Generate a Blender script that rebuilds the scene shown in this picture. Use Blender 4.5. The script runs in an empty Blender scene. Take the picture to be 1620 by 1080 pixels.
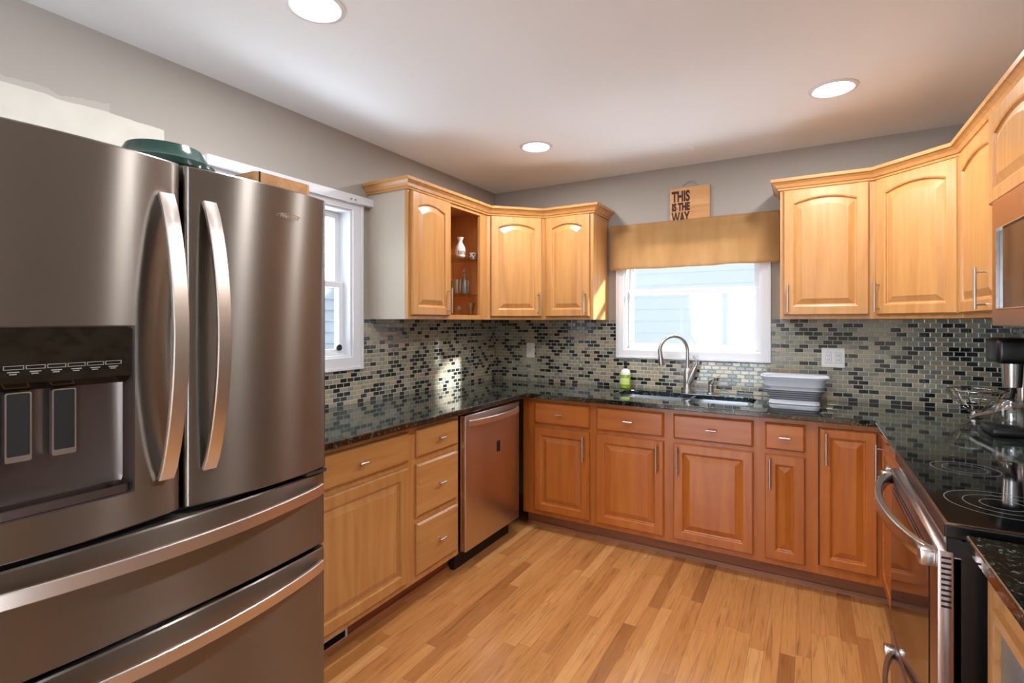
import bpy, bmesh, math, random
from mathutils import Vector, Matrix
from mathutils.geometry import tessellate_polygon
random.seed(7)
sc = bpy.context.scene
C = sc.collection
PI = math.pi

# ------------------------------------------------------------------ camera, world, sun, exposure
H = 2.461                       # ceiling height
WX, WY, RX = -2.263, 3.657, 0.92  # left wall, back wall, right wall
FY = -2.9                       # wall behind the camera
cam = bpy.data.cameras.new('camera')
cam.sensor_width = 36.0
cam.lens = 810.2 / 1620 * 36
cam.shift_x = 10.0 / 1620
cam.shift_y = -30.5 / 1620
cam.clip_start = 0.02
co = bpy.data.objects.new('camera', cam)
C.objects.link(co)
co.location = (0, 0, 1.385)
co.rotation_euler = (PI / 2, 0, 0.534)
sc.camera = co

sc.view_settings.view_transform = 'Standard'
sc.view_settings.look = 'None'
sc.view_settings.gamma = 1
sc.view_settings.use_curve_mapping = False
sc.view_settings.exposure = 0.34

wd = bpy.data.worlds.new('sky')
sc.world = wd
wd.use_nodes = True
nt = wd.node_tree
bg = nt.nodes['Background']
bg.inputs[0].default_value = (0.88, 0.94, 1.0, 1)
bg.inputs[1].default_value = 1.5

sun = bpy.data.lights.new('sun', 'SUN')
sun.energy = 13.0
sun.angle = 0.05
sun.color = (1.0, 0.97, 0.9)
so = bpy.data.objects.new('sun', sun)
C.objects.link(so)
so.rotation_euler = Vector((-1.0, -0.46, -0.30)).to_track_quat('-Z', 'Y').to_euler()


def area(name, loc, rot, sx, sy, e, col=(1, 1, 1)):
    l = bpy.data.lights.new(name, 'AREA')
    l.shape = 'RECTANGLE'
    l.size = sx
    l.size_y = sy
    l.energy = e
    l.color = col
    o = bpy.data.objects.new(name, l)
    C.objects.link(o)
    o.location = loc
    o.rotation_euler = rot
    return o


# daylight at the sink and left windows, plus added fill lamps
area('daylight_sink_window', (-0.715, WY + 0.95, 2.75), (-PI / 4, 0, 0), 1.2, 1.0, 60, (0.86, 0.94, 1.0))
area('ceiling_fill_sink_window', (-0.715, WY + 0.75, 0.55), (-PI * 0.70, 0, 0), 2.6, 0.9, 110, (0.90, 0.95, 1.0))  # added upward lamp outside the sink window, brightens the ceiling
area('ceiling_fill_left_window', (WX - 0.75, 1.70, 0.55), (0, -PI * 0.70, 0), 0.9, 2.4, 60, (0.90, 0.95, 1.0))  # added upward lamp outside the left window, same ceiling fill
area('daylight_left_window', (WX - 0.95, 1.70, 2.75), (0, -PI / 4, 0), 1.2, 1.0, 60, (0.86, 0.94, 1.0))
area('fill_behind_camera', (-1.35, FY - 0.15, 1.1), (PI / 2, 0, 0), 1.5, 2.0, 75, (0.84, 0.92, 1.0))  # lamp added behind the invented patio door to fill the room

area('fill_far_right', (3.75, -1.6, 1.35), (0, PI / 2, 0), 1.3, 2.0, 200, (0.84, 0.92, 1.0))  # lamp added outside the invented dining window to brighten the ceiling


# ------------------------------------------------------------------ materials
def srgb(r, g, b):
    f = lambda c: (c / 255 / 12.92) if c / 255 <= 0.04045 else ((c / 255 + 0.055) / 1.055) ** 2.4
    return (f(r), f(g), f(b), 1)


def newmat(name):
    m = bpy.data.materials.new(name)
    m.use_nodes = True
    return m, m.node_tree.nodes, m.node_tree.links, m.node_tree.nodes['Principled BSDF']


def plain(name, col, rough=0.5, metal=0.0, emis=0, spec=0.5, coat=0.0, noise=0.0, bump=0.0, nscale=60):
    m, N, L, P = newmat(name)
    P.inputs['Base Color'].default_value = col
    P.inputs['Roughness'].default_value = rough
    P.inputs['Metallic'].default_value = metal
    P.inputs['Specular IOR Level'].default_value = spec
    P.inputs['Coat Weight'].default_value = coat
    if emis:
        P.inputs['Emission Color'].default_value = col
        P.inputs['Emission Strength'].default_value = emis
    tc = N.new('ShaderNodeTexCoord')
    nz = N.new('ShaderNodeTexNoise')
    nz.inputs['Scale'].default_value = nscale
    L.new(tc.outputs['Object'], nz.inputs['Vector'])
    if noise:
        mx = N.new('ShaderNodeMix')
        mx.data_type = 'RGBA'
        mx.inputs[6].default_value = [c * (1 - noise) for c in col[:3]] + [1]
        mx.inputs[7].default_value = [min(1, c * (1 + noise)) for c in col[:3]] + [1]
        L.new(nz.outputs[0], mx.inputs[0])
        L.new(mx.outputs[2], P.inputs['Base Color'])
    if bump:
        b = N.new('ShaderNodeBump')
        b.inputs['Strength'].default_value = bump
        b.inputs['Distance'].default_value = 0.002
        L.new(nz.outputs[0], b.inputs['Height'])
        L.new(b.outputs[0], P.inputs['Normal'])
    return m


def mth(N, L, op, a, b=None, c=None):
    n = N.new('ShaderNodeMath')
    n.operation = op
    for i, v in enumerate((a, b, c)):
        if v is None:
            continue
        if isinstance(v, (int, float)):
            n.inputs[i].default_value = v
        else:
            L.new(v, n.inputs[i])
    return n.outputs[0]


def ramp(N, L, fac, stops, const=False):
    r = N.new('ShaderNodeValToRGB')
    if const:
        r.color_ramp.interpolation = 'CONSTANT'
    el = r.color_ramp.elements
    while len(el) < len(stops):
        el.new(0.5)
    for e, (p, c) in zip(el, stops):
        e.position = p
        e.color = c
    L.new(fac, r.inputs[0])
    return r.outputs[0]


def wood(name, dark, mid, light, axis='z', rough=0.33, coat=0.25):
    m, N, L, P = newmat(name)
    tc = N.new('ShaderNodeTexCoord')
    oi = N.new('ShaderNodeObjectInfo')
    add = N.new('ShaderNodeVectorMath')
    add.operation = 'ADD'
    cmb = N.new('ShaderNodeCombineXYZ')
    r = mth(N, L, 'MULTIPLY', oi.outputs['Random'], 37.0)
    for i in range(3):
        L.new(r, cmb.inputs[i])
    L.new(tc.outputs['Object'], add.inputs[0])
    L.new(cmb.outputs[0], add.inputs[1])
    mp = N.new('ShaderNodeMapping')
    s = {'x': (1.0, 16, 16), 'y': (16, 1.0, 16), 'z': (16, 16, 1.0)}[axis]
    mp.inputs['Scale'].default_value = s
    L.new(add.outputs[0], mp.inputs[0])
    n1 = N.new('ShaderNodeTexNoise')
    n1.inputs['Scale'].default_value = 1.6
    n1.inputs['Detail'].default_value = 5
    n1.inputs['Distortion'].default_value = 0.6
    L.new(mp.outputs[0], n1.inputs['Vector'])
    mp2 = N.new('ShaderNodeMapping')
    mp2.inputs['Scale'].default_value = tuple(4 * v for v in s)
    L.new(add.outputs[0], mp2.inputs[0])
    n2 = N.new('ShaderNodeTexNoise')
    n2.inputs['Scale'].default_value = 3
    n2.inputs['Detail'].default_value = 2
    L.new(mp2.outputs[0], n2.inputs['Vector'])
    v = mth(N, L, 'ADD', mth(N, L, 'MULTIPLY', n1.outputs[0], 0.8), mth(N, L, 'MULTIPLY', n2.outputs[0], 0.2))
    col = ramp(N, L, v, [(0.32, dark), (0.5, mid), (0.68, light)])
    hs = N.new('ShaderNodeHueSaturation')
    L.new(col, hs.inputs['Color'])
    L.new(mth(N, L, 'MULTIPLY_ADD', oi.outputs['Random'], 0.10, 0.95), hs.inputs['Value'])
    L.new(hs.outputs[0], P.inputs['Base Color'])
    P.inputs['Roughness'].default_value = rough
    P.inputs['Coat Weight'].default_value = coat
    P.inputs['Coat Roughness'].default_value = 0.2
    return m


wd_, wm_, wl_ = srgb(178, 123, 68), srgb(191, 137, 80), srgb(199, 148, 91)
M = {}
M['wood'] = wood('honey maple upright grain', wd_, wm_, wl_, 'z')
M['wood_h'] = wood('honey maple level grain', wd_, wm_, wl_, 'x')
M['amber'] = wood('amber maple upright grain', srgb(160, 85, 29), srgb(172, 95, 33), srgb(180, 105, 39), 'z')  # redder, darker maple tone for the back and corner base cabinets
M['amber_h'] = wood('amber maple level grain', srgb(160, 85, 29), srgb(172, 95, 33), srgb(180, 105, 39), 'x')
M['toe'] = wood('brown toe board', srgb(120, 68, 38), srgb(140, 82, 46), srgb(150, 92, 54), 'x', 0.5, 0)
M['inner'] = wood('cabinet interior maple', srgb(178, 112, 58), srgb(192, 124, 66), srgb(202, 134, 74), 'z', 0.5, 0)
M['greige'] = plain('greige laminate', srgb(182, 170, 155), 0.45, noise=0.02)
M['wall'] = plain('grey wall paint', srgb(168, 161, 153), 0.85, noise=0.015, bump=0.1, nscale=150, spec=0.2)
M['ceil'] = plain('white ceiling paint', srgb(240, 243, 247), 0.9, noise=0.01, bump=0.08, nscale=120, spec=0.2)
M['white'] = plain('white gloss trim paint', srgb(222, 223, 227), 0.35, noise=0.005)
M['plastic'] = plain('white plastic', srgb(232, 230, 226), 0.4)
M['black'] = plain('black enamel', srgb(14, 14, 15), 0.3)
M['blackm'] = plain('matt black plastic', srgb(12, 12, 12), 0.6)
M['glassblack'] = plain('black ceramic glass', srgb(8, 8, 9), 0.06, coat=0.5)
M['ringgrey'] = plain('grey printed ring', srgb(95, 95, 98), 0.25)
M['chrome'] = plain('satin chrome', srgb(205, 203, 200), 0.22, 1.0)
M['nickel'] = plain('brushed nickel', srgb(190, 186, 180), 0.3, 1.0)
M['emit'] = plain('lit lens', (1, 0.98, 0.95, 1), 0.5, emis=28)
M['green'] = plain('dark green enamel', srgb(28, 58, 50), 0.15, noise=0.3, nscale=30)
M['tan'] = wood('tan bamboo', srgb(190, 135, 80), srgb(205, 150, 95), srgb(215, 165, 110), 'x', 0.5, 0)
M['charred'] = plain('burnt brown lettering', srgb(60, 26, 12), 0.7)
M['cream'] = plain('white ceramic', srgb(235, 228, 218), 0.2, noise=0.02)
M['greyplastic'] = plain('pale grey plastic', srgb(205, 210, 220), 0.35)
M['greyrubber'] = plain('grey silicone', srgb(130, 133, 140), 0.5)
M['vent'] = plain('pale grey vent metal', srgb(205, 205, 210), 0.5)
M['gasket'] = plain('dark gasket', srgb(18, 18, 20), 0.8)


def steel(name, col, rough, aniso=0.75, tangent_axis='Z', streak=(2, 2, 260)):
    m, N, L, P = newmat(name)
    P.inputs['Metallic'].default_value = 1
    P.inputs['Base Color'].default_value = col
    P.inputs['Roughness'].default_value = rough
    P.inputs['Anisotropic'].default_value = aniso
    P.inputs['Anisotropic Rotation'].default_value = 0.25
    t = N.new('ShaderNodeTangent')
    t.direction_type = 'RADIAL'
    t.axis = tangent_axis
    L.new(t.outputs[0], P.inputs['Tangent'])
    tc = N.new('ShaderNodeTexCoord')
    mp = N.new('ShaderNodeMapping')
    mp.inputs['Scale'].default_value = streak
    nz = N.new('ShaderNodeTexNoise')
    nz.inputs['Scale'].default_value = 3
    nz.inputs['Detail'].default_value = 3
    L.new(tc.outputs['Object'], mp.inputs[0])
    L.new(mp.outputs[0], nz.inputs['Vector'])
    L.new(mth(N, L, 'MULTIPLY_ADD', nz.outputs[0], 0.02, rough - 0.01), P.inputs['Roughness'])
    return m


M['fridge'] = steel('dark brushed steel', srgb(140, 134, 128), 0.32, 0.95)
M['fridge_handle'] = steel('pale brushed steel', srgb(225, 218, 212), 0.32, 0.4)
M['steel'] = steel('brushed steel', srgb(205, 190, 182), 0.28)
M['range_steel'] = steel('range brushed steel', srgb(172, 154, 148), 0.3)
M['sink'] = steel('satin sink steel', srgb(200, 205, 212), 0.3, 0.2)
M['fridge_side'] = plain('fridge cabinet grey', srgb(70, 68, 66), 0.5, 0.4)
M['recess'] = plain('dispenser grey brown', srgb(98, 86, 82), 0.3, 0.7)
M['ovenglass'] = plain('dark reflective oven glass', srgb(42, 20, 14), 0.08, 0.35)


def glass_mat(name, tint=(1, 1, 1, 1), gloss=0.08):
    m, N, L, P = newmat(name)
    N.remove(P)
    out = N['Material Output']
    tr = N.new('ShaderNodeBsdfTransparent')
    tr.inputs[0].default_value = tint
    gl = N.new('ShaderNodeBsdfGlossy')
    gl.inputs['Roughness'].default_value = 0.02
    fr = N.new('ShaderNodeLayerWeight')
    fr.inputs[0].default_value = 0.5
    mx = N.new('ShaderNodeMixShader')
    L.new(mth(N, L, 'MULTIPLY_ADD', mth(N, L, 'POWER', fr.outputs['Facing'], 5.0), 0.9, gloss), mx.inputs[0])
    L.new(tr.outputs[0], mx.inputs[1])
    L.new(gl.outputs[0], mx.inputs[2])
    L.new(mx.outputs[0], out.inputs[0])
    return m


M['pane'] = glass_mat('window glass', (0.95, 0.98, 1, 1), 0.025)
M['drink'] = glass_mat('drinking glass', (0.93, 0.95, 0.95, 1), 0.12)
M['soapliquid'] = plain('green soap', srgb(168, 200, 60), 0.15)
P = M['soapliquid'].node_tree.nodes['Principled BSDF']
P.inputs['Transmission Weight'].default_value = 0.35


def granite():
    m, N, L, P = newmat('black green flecked granite')
    tc = N.new('ShaderNodeTexCoord')
    v = N.new('ShaderNodeTexVoronoi')
    v.inputs['Scale'].default_value = 230
    L.new(tc.outputs['Object'], v.inputs['Vector'])
    nz = N.new('ShaderNodeTexNoise')
    nz.inputs['Scale'].default_value = 45
    nz.inputs['Detail'].default_value = 4
    L.new(tc.outputs['Object'], nz.inputs['Vector'])
    sp = N.new('ShaderNodeSeparateColor')
    L.new(v.outputs['Color'], sp.inputs[0])
    a = mth(N, L, 'MULTIPLY', sp.outputs[0], nz.outputs[0])
    col = ramp(N, L, a, [(0.0, srgb(9, 11, 11)), (0.36, srgb(14, 18, 17)), (0.47, srgb(46, 60, 54)), (0.58, srgb(100, 118, 106))])
    L.new(col, P.inputs['Base Color'])
    P.inputs['Roughness'].default_value = 0.07
    P.inputs['Specular IOR Level'].default_value = 0.75
    P.inputs['Coat Weight'].default_value = 0.4
    P.inputs['Coat Roughness'].default_value = 0.03
    return m


M['granite'] = granite()


def tiles(name, uaxis):
    """glass mosaic 2x1 inch bricks in running bond; u = world x or y, v = world z (objects sit at the origin)"""
    m, N, L, P = newmat(name)
    g = N.new('ShaderNodeNewGeometry')
    s = N.new('ShaderNodeSeparateXYZ')
    L.new(g.outputs['Position'], s.inputs[0])
    u, z = s.outputs[{'x': 0, 'y': 1}[uaxis]], s.outputs[2]
    W, Hh, G = 0.0505, 0.0258, 0.0019
    rz = mth(N, L, 'DIVIDE', mth(N, L, 'SUBTRACT', z, 0.914), Hh)
    row = mth(N, L, 'FLOOR', rz)
    fz = mth(N, L, 'SUBTRACT', rz, row)
    off = mth(N, L, 'MULTIPLY', mth(N, L, 'MODULO', row, 2.0), 0.5)
    ru = mth(N, L, 'ADD', mth(N, L, 'DIVIDE', mth(N, L, 'ADD', u, 10.0), W), off)
    colm = mth(N, L, 'FLOOR', ru)
    fu = mth(N, L, 'SUBTRACT', ru, colm)
    cb = N.new('ShaderNodeCombineXYZ')
    L.new(colm, cb.inputs[0])
    L.new(row, cb.inputs[1])
    cb.inputs[2].default_value = {'x': 3.3, 'y': 8.1}[uaxis]
    wn = N.new('ShaderNodeTexWhiteNoise')
    L.new(cb.outputs[0], wn.inputs[0])
    col = ramp(N, L, wn.outputs[0], [(0.0, srgb(30, 32, 31)), (0.16, srgb(44, 48, 45)), (0.31, srgb(128, 130, 118)), (0.5, srgb(146, 143, 126)),
                                     (0.68, srgb(160, 152, 128)), (0.86, srgb(170, 157, 128))], True)
    # distance to the brick edge in metres -> grout mask
    eu = mth(N, L, 'MULTIPLY', mth(N, L, 'MINIMUM', fu, mth(N, L, 'SUBTRACT', 1.0, fu)), W)
    ez = mth(N, L, 'MULTIPLY', mth(N, L, 'MINIMUM', fz, mth(N, L, 'SUBTRACT', 1.0, fz)), Hh)
    e = mth(N, L, 'MINIMUM', eu, ez)
    mask = mth(N, L, 'GREATER_THAN', e, G)
    mx = N.new('ShaderNodeMix')
    mx.data_type = 'RGBA'
    L.new(mask, mx.inputs[0])
    mx.inputs[6].default_value = srgb(192, 188, 174)
    L.new(col, mx.inputs[7])
    L.new(mx.outputs[2], P.inputs['Base Color'])
    L.new(mth(N, L, 'MULTIPLY_ADD', mask, -0.62, 0.75), P.inputs['Roughness'])
    hgt = mth(N, L, 'MINIMUM', mth(N, L, 'DIVIDE', e, 0.004), 1.0)
    # every brick tilts a hair, as hand-laid mosaic does
    tl = mth(N, L, 'MULTIPLY', mth(N, L, 'SUBTRACT', wn.outputs[0], 0.5), mth(N, L, 'SUBTRACT', fz, 0.5))
    b = N.new('ShaderNodeBump')
    b.inputs['Strength'].default_value = 0.7
    b.inputs['Distance'].default_value = 0.0015
    L.new(mth(N, L, 'ADD', hgt, mth(N, L, 'MULTIPLY', tl, 0.5)), b.inputs['Height'])
    L.new(b.outputs[0], P.inputs['Normal'])
    P.inputs['Specular IOR Level'].default_value = 0.7
    return m


M['tile_x'] = tiles('glass mosaic along x', 'x')
M['tile_y'] = tiles('glass mosaic along y', 'y')


def floor_mat():
    m, N, L, P = newmat('oak strip floor')
    g = N.new('ShaderNodeNewGeometry')
    s = N.new('ShaderNodeSeparateXYZ')
    L.new(g.outputs['Position'], s.inputs[0])
    x, y = s.outputs[0], s.outputs[1]
    W, Ln = 0.0572, 0.62
    rx = mth(N, L, 'DIVIDE', mth(N, L, 'ADD', x, 10.0), W)
    ix = mth(N, L, 'FLOOR', rx)
    fx = mth(N, L, 'SUBTRACT', rx, ix)
    w1 = N.new('ShaderNodeTexWhiteNoise')
    w1.noise_dimensions = '1D'
    L.new(ix, w1.inputs['W'])
    # board length differs from row to row
    ln = mth(N, L, 'MULTIPLY_ADD', w1.outputs[0], 0.55, 0.38)
    ry = mth(N, L, 'ADD', mth(N, L, 'DIVIDE', mth(N, L, 'ADD', y, 10.0), ln), mth(N, L, 'MULTIPLY', w1.outputs[0], 17.3))
    iy = mth(N, L, 'FLOOR', ry)
    fy = mth(N, L, 'SUBTRACT', ry, iy)
    cb = N.new('ShaderNodeCombineXYZ')
    L.new(ix, cb.inputs[0])
    L.new(iy, cb.inputs[1])
    wn = N.new('ShaderNodeTexWhiteNoise')
    L.new(cb.outputs[0], wn.inputs[0])
    base = ramp(N, L, wn.outputs[0], [(0.0, srgb(134, 84, 44)), (0.05, srgb(158, 103, 55)), (0.18, srgb(174, 118, 67)), (0.6, srgb(183, 127, 73)),
                                      (0.85, srgb(189, 134, 80)), (1.0, srgb(196, 144, 90))])
    # grain
    mp = N.new('ShaderNodeMapping')
    mp.inputs['Scale'].default_value = (26, 1.6, 1)
    va = N.new('ShaderNodeVectorMath')
    va.operation = 'ADD'
    sc_ = N.new('ShaderNodeVectorMath')
    sc_.operation = 'SCALE'
    sc_.inputs['Scale'].default_value = 9.0
    L.new(wn.outputs['Color'], sc_.inputs[0])
    L.new(g.outputs['Position'], va.inputs[0])
    L.new(sc_.outputs[0], va.inputs[1])
    L.new(va.outputs[0], mp.inputs[0])
    nz = N.new('ShaderNodeTexNoise')
    nz.inputs['Scale'].default_value = 2.2
    nz.inputs['Detail'].default_value = 6
    nz.inputs['Distortion'].default_value = 1.2
    L.new(mp.outputs[0], nz.inputs['Vector'])
    gr = ramp(N, L, nz.outputs[0], [(0.28, (0.62, 0.55, 0.48, 1)), (0.42, (0.9, 0.88, 0.86, 1)), (0.6, (1.04, 1.03, 1.02, 1))])
    mx = N.new('ShaderNodeMix')
    mx.data_type = 'RGBA'
    mx.blend_type = 'MULTIPLY'
    mx.inputs[0].default_value = 1
    L.new(base, mx.inputs[6])
    L.new(gr, mx.inputs[7])
    ex = mth(N, L, 'MULTIPLY', mth(N, L, 'MINIMUM', fx, mth(N, L, 'SUBTRACT', 1.0, fx)), W)
    ey = mth(N, L, 'MULTIPLY', mth(N, L, 'MINIMUM', fy, mth(N, L, 'SUBTRACT', 1.0, fy)), ln)
    e = mth(N, L, 'MINIMUM', ex, ey)
    gap = mth(N, L, 'LESS_THAN', e, 0.0007)
    m2 = N.new('ShaderNodeMix')
    m2.data_type = 'RGBA'
    L.new(mth(N, L, 'MULTIPLY', gap, 0.65), m2.inputs[0])
    L.new(mx.outputs[2], m2.inputs[6])
    m2.inputs[7].default_value = srgb(92, 54, 26)
    L.new(m2.outputs[2], P.inputs['Base Color'])
    P.inputs['Roughness'].default_value = 0.3
    P.inputs['Coat Weight'].default_value = 0.3
    P.inputs['Coat Roughness'].default_value = 0.2
    b = N.new('ShaderNodeBump')
    b.inputs['Strength'].default_value = 0.25
    b.inputs['Distance'].default_value = 0.001
    L.new(nz.outputs[0], b.inputs['Height'])
    L.new(b.outputs[0], P.inputs['Normal'])
    return m


M['floor'] = floor_mat()


def left_wall_mat():
    """grey paint with the unpainted white patch where a cabinet once hung (y < 1.09, z < 2.17)"""
    m, N, L, P = newmat('grey wall with bare plaster patch')
    g = N.new('ShaderNodeNewGeometry')
    s = N.new('ShaderNodeSeparateXYZ')
    L.new(g.outputs['Position'], s.inputs[0])
    nz = N.new('ShaderNodeTexNoise')
    nz.inputs['Scale'].default_value = 9
    nz.inputs['Detail'].default_value = 4
    L.new(g.outputs['Position'], nz.inputs['Vector'])
    w = mth(N, L, 'MULTIPLY', mth(N, L, 'SUBTRACT', nz.outputs[0], 0.5), 0.03)
    a = mth(N, L, 'LESS_THAN', mth(N, L, 'ADD', s.outputs[1], mth(N, L, 'MULTIPLY', w, 0.2)), 1.09)
    b = mth(N, L, 'LESS_THAN', mth(N, L, 'ADD', s.outputs[2], w), 2.172)
    mask = mth(N, L, 'MULTIPLY', a, b)
    scuff = mth(N, L, 'MULTIPLY', mth(N, L, 'LESS_THAN', s.outputs[1], 0.9), mth(N, L, 'MULTIPLY', mth(N, L, 'LESS_THAN', mth(N, L, 'ADD', s.outputs[2], mth(N, L, 'MULTIPLY', w, 3.0)), 2.20), 0.25))
    mask = mth(N, L, 'MAXIMUM', mask, scuff)
    mx = N.new('ShaderNodeMix')
    mx.data_type = 'RGBA'
    L.new(mask, mx.inputs[0])
    mx.inputs[6].default_value = srgb(168, 161, 153)
    pl = ramp(N, L, nz.outputs[0], [(0.3, srgb(204, 198, 186)), (0.7, srgb(214, 208, 198))])
    L.new(pl, mx.inputs[7])
    L.new(mx.outputs[2], P.inputs['Base Color'])
    P.inputs['Roughness'].default_value = 0.8
    P.inputs['Specular IOR Level'].default_value = 0.2
    return m


M['wall_left'] = left_wall_mat()


def burlap():
    m, N, L, P = newmat('tan burlap')
    tc = N.new('ShaderNodeTexCoord')
    s = N.new('ShaderNodeSeparateXYZ')
    L.new(tc.outputs['Object'], s.inputs[0])
    nz = N.new('ShaderNodeTexNoise')
    nz.inputs['Scale'].default_value = 14
    nz.inputs['Detail'].default_value = 5
    mpv = N.new('ShaderNodeMapping')
    mpv.inputs['Scale'].default_value = (1, 1, 0.25)
    L.new(tc.outputs['Object'], mpv.inputs[0])
    L.new(mpv.outputs[0], nz.inputs['Vector'])
    wx = mth(N, L, 'SINE', mth(N, L, 'MULTIPLY', s.outputs[0], 1500))
    wz = mth(N, L, 'SINE', mth(N, L, 'MULTIPLY', s.outputs[2], 1500))
    wv = mth(N, L, 'MULTIPLY', mth(N, L, 'ADD', wx, wz), 0.08)
    f = mth(N, L, 'ADD', nz.outputs[0], wv)
    col = ramp(N, L, f, [(0.2, srgb(200, 158, 106)), (0.5, srgb(210, 170, 118)), (0.8, srgb(218, 182, 130))])
    out = N['Material Output']
    df = N.new('ShaderNodeBsdfDiffuse')
    tl = N.new('ShaderNodeBsdfTranslucent')
    L.new(col, df.inputs[0])
    L.new(col, tl.inputs[0])
    mx = N.new('ShaderNodeMixShader')
    mx.inputs[0].default_value = 0.5
    L.new(df.outputs[0], mx.inputs[1])
    L.new(tl.outputs[0], mx.inputs[2])
    # the loose weave lets some daylight straight through its holes
    hole_ = N.new('ShaderNodeBsdfTransparent')
    m3 = N.new('ShaderNodeMixShader')
    m3.inputs[0].default_value = 0.13
    L.new(mx.outputs[0], m3.inputs[1])
    L.new(hole_.outputs[0], m3.inputs[2])
    L.new(m3.outputs[0], out.inputs[0])
    N.remove(P)
    return m


M['burlap'] = burlap()


# ------------------------------------------------------------------ mesh helpers
class MB:
    def __init__(s, M4=None):
        s.bm = bmesh.new()
        s.T = M4

    def v(s, p):
        return s.bm.verts.new(p)

    def box(s, x0, x1, y0, y1, z0, z1, bev=0.0, seg=2):
        t = bmesh.new()
        bmesh.ops.create_cube(t, size=1)
        for q in t.verts:
            q.co = ((x0 + x1) / 2 + q.co.x * (x1 - x0), (y0 + y1) / 2 + q.co.y * (y1 - y0), (z0 + z1) / 2 + q.co.z * (z1 - z0))
        if bev:
            bmesh.ops.bevel(t, geom=list(t.edges), offset=bev, segments=seg, affect='EDGES', profile=0.5)
        s.merge(t)
        return s

    def merge(s, t, mat=None):
        me = bpy.data.meshes.new('tmp')
        if mat is not None:
            bmesh.ops.transform(t, matrix=mat, verts=t.verts)
        t.to_mesh(me)
        t.free()
        s.bm.from_mesh(me)
        bpy.data.meshes.remove(me)

    def tube(s, pts, r, seg=12, cap=True, flat=None):
        """round tube through pts; r a number or a list"""
        pts = [Vector(p) for p in pts]
        n = len(pts)
        rr = r if isinstance(r, (list, tuple)) else [r] * n
        rings = []
        ref = None
        for i, p in enumerate(pts):
            d = (pts[min(i + 1, n - 1)] - pts[max(i - 1, 0)]).normalized()
            if ref is None:
                ref = Vector((0, 0, 1)) if abs(d.z) < 0.9 else Vector((1, 0, 0))
            a = d.cross(ref).normalized()
            b = a.cross(d).normalized()
            ref = b
            rings.append([s.v(p + rr[i] * (math.cos(2 * PI * k / seg) * a + math.sin(2 * PI * k / seg) * b)) for k in range(seg)])
        for i in range(n - 1):
            for k in range(seg):
                s.bm.faces.new((rings[i][k], rings[i][(k + 1) % seg], rings[i + 1][(k + 1) % seg], rings[i + 1][k]))
        if cap:
            s.bm.faces.new(rings[0][::-1])
            s.bm.faces.new(rings[-1])
        return s

    def bar(s, pts, side, w, t):
        """rectangular bar swept along pts; side = width direction"""
        pts = [Vector(p) for p in pts]
        side = Vector(side).normalized()
        n = len(pts)
        rings = []
        for i, p in enumerate(pts):
            d = (pts[min(i + 1, n - 1)] - pts[max(i - 1, 0)]).normalized()
            nn = d.cross(side).normalized()
            c = 0.18
            prof = [(-.5, -.5 + c), (-.5 + c * t / w, -.5), (.5 - c * t / w, -.5), (.5, -.5 + c), (.5, .5 - c), (.5 - c * t / w, .5), (-.5 + c * t / w, .5), (-.5, .5 - c)]
            rings.append([s.v(p + side * (a * w) + nn * (b * t)) for a, b in prof])
        m = 8
        for i in range(n - 1):
            for k in range(m):
                s.bm.faces.new((rings[i][k], rings[i][(k + 1) % m], rings[i + 1][(k + 1) % m], rings[i + 1][k]))
        s.bm.faces.new(rings[0][::-1])
        s.bm.faces.new(rings[-1])
        return s

    def lathe(s, prof, cx=0, cy=0, seg=32, sx=1, sy=1, cap=True):
        rings = []
        for r, z in prof:
            if r < 1e-6:
                rings.append([s.v((cx, cy, z))])
            else:
                rings.append([s.v((cx + sx * r * math.cos(2 * PI * k / seg), cy + sy * r * math.sin(2 * PI * k / seg), z)) for k in range(seg)])
        s._bridge(rings, seg)
        if cap:
            for R, rev in ((rings[0], True), (rings[-1], False)):
                if len(R) > 1:
                    s.bm.faces.new(R[::-1] if rev else R)
        return s

    def _bridge(s, rings, m):
        for A, B in zip(rings, rings[1:]):
            for k in range(m):
                k2 = (k + 1) % m
                if len(A) == 1 and len(B) == 1:
                    continue
                if len(A) == 1:
                    s.bm.faces.new((A[0], B[k2], B[k]))
                elif len(B) == 1:
                    s.bm.faces.new((A[k], A[k2], B[0]))
                else:
                    s.bm.faces.new((A[k], A[k2], B[k2], B[k]))

    def rings(s, rs, cap0=True, cap1=True):
        V = [[s.v(p) for p in r] for r in rs]
        s._bridge(V, len(V[0]))
        if cap0:
            s.bm.faces.new(V[0][::-1])
        if cap1:
            s.bm.faces.new(V[-1])
        return s

    def slab(s, outer, holes, w0, w1, f):
        """extruded polygon with holes; f(u,v,w)->xyz"""
        loops = [outer] + list(holes)
        polys = [[Vector((u, v, 0)) for u, v in lp] for lp in loops]
        tris = tessellate_polygon(polys)
        flat = [p for lp in loops for p in lp]
        A = [s.v(f(u, v, w0)) for u, v in flat]
        B = [s.v(f(u, v, w1)) for u, v in flat]
        for a, b, c in tris:
            try:
                s.bm.faces.new((A[a], A[b], A[c]))
                s.bm.faces.new((B[c], B[b], B[a]))
            except ValueError:
                pass
        i = 0
        for lp in loops:
            n = len(lp)
            for k in range(n):
                a, b = i + k, i + (k + 1) % n
                s.bm.faces.new((A[a], A[b], B[b], B[a]))
            i += n
        return s

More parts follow.
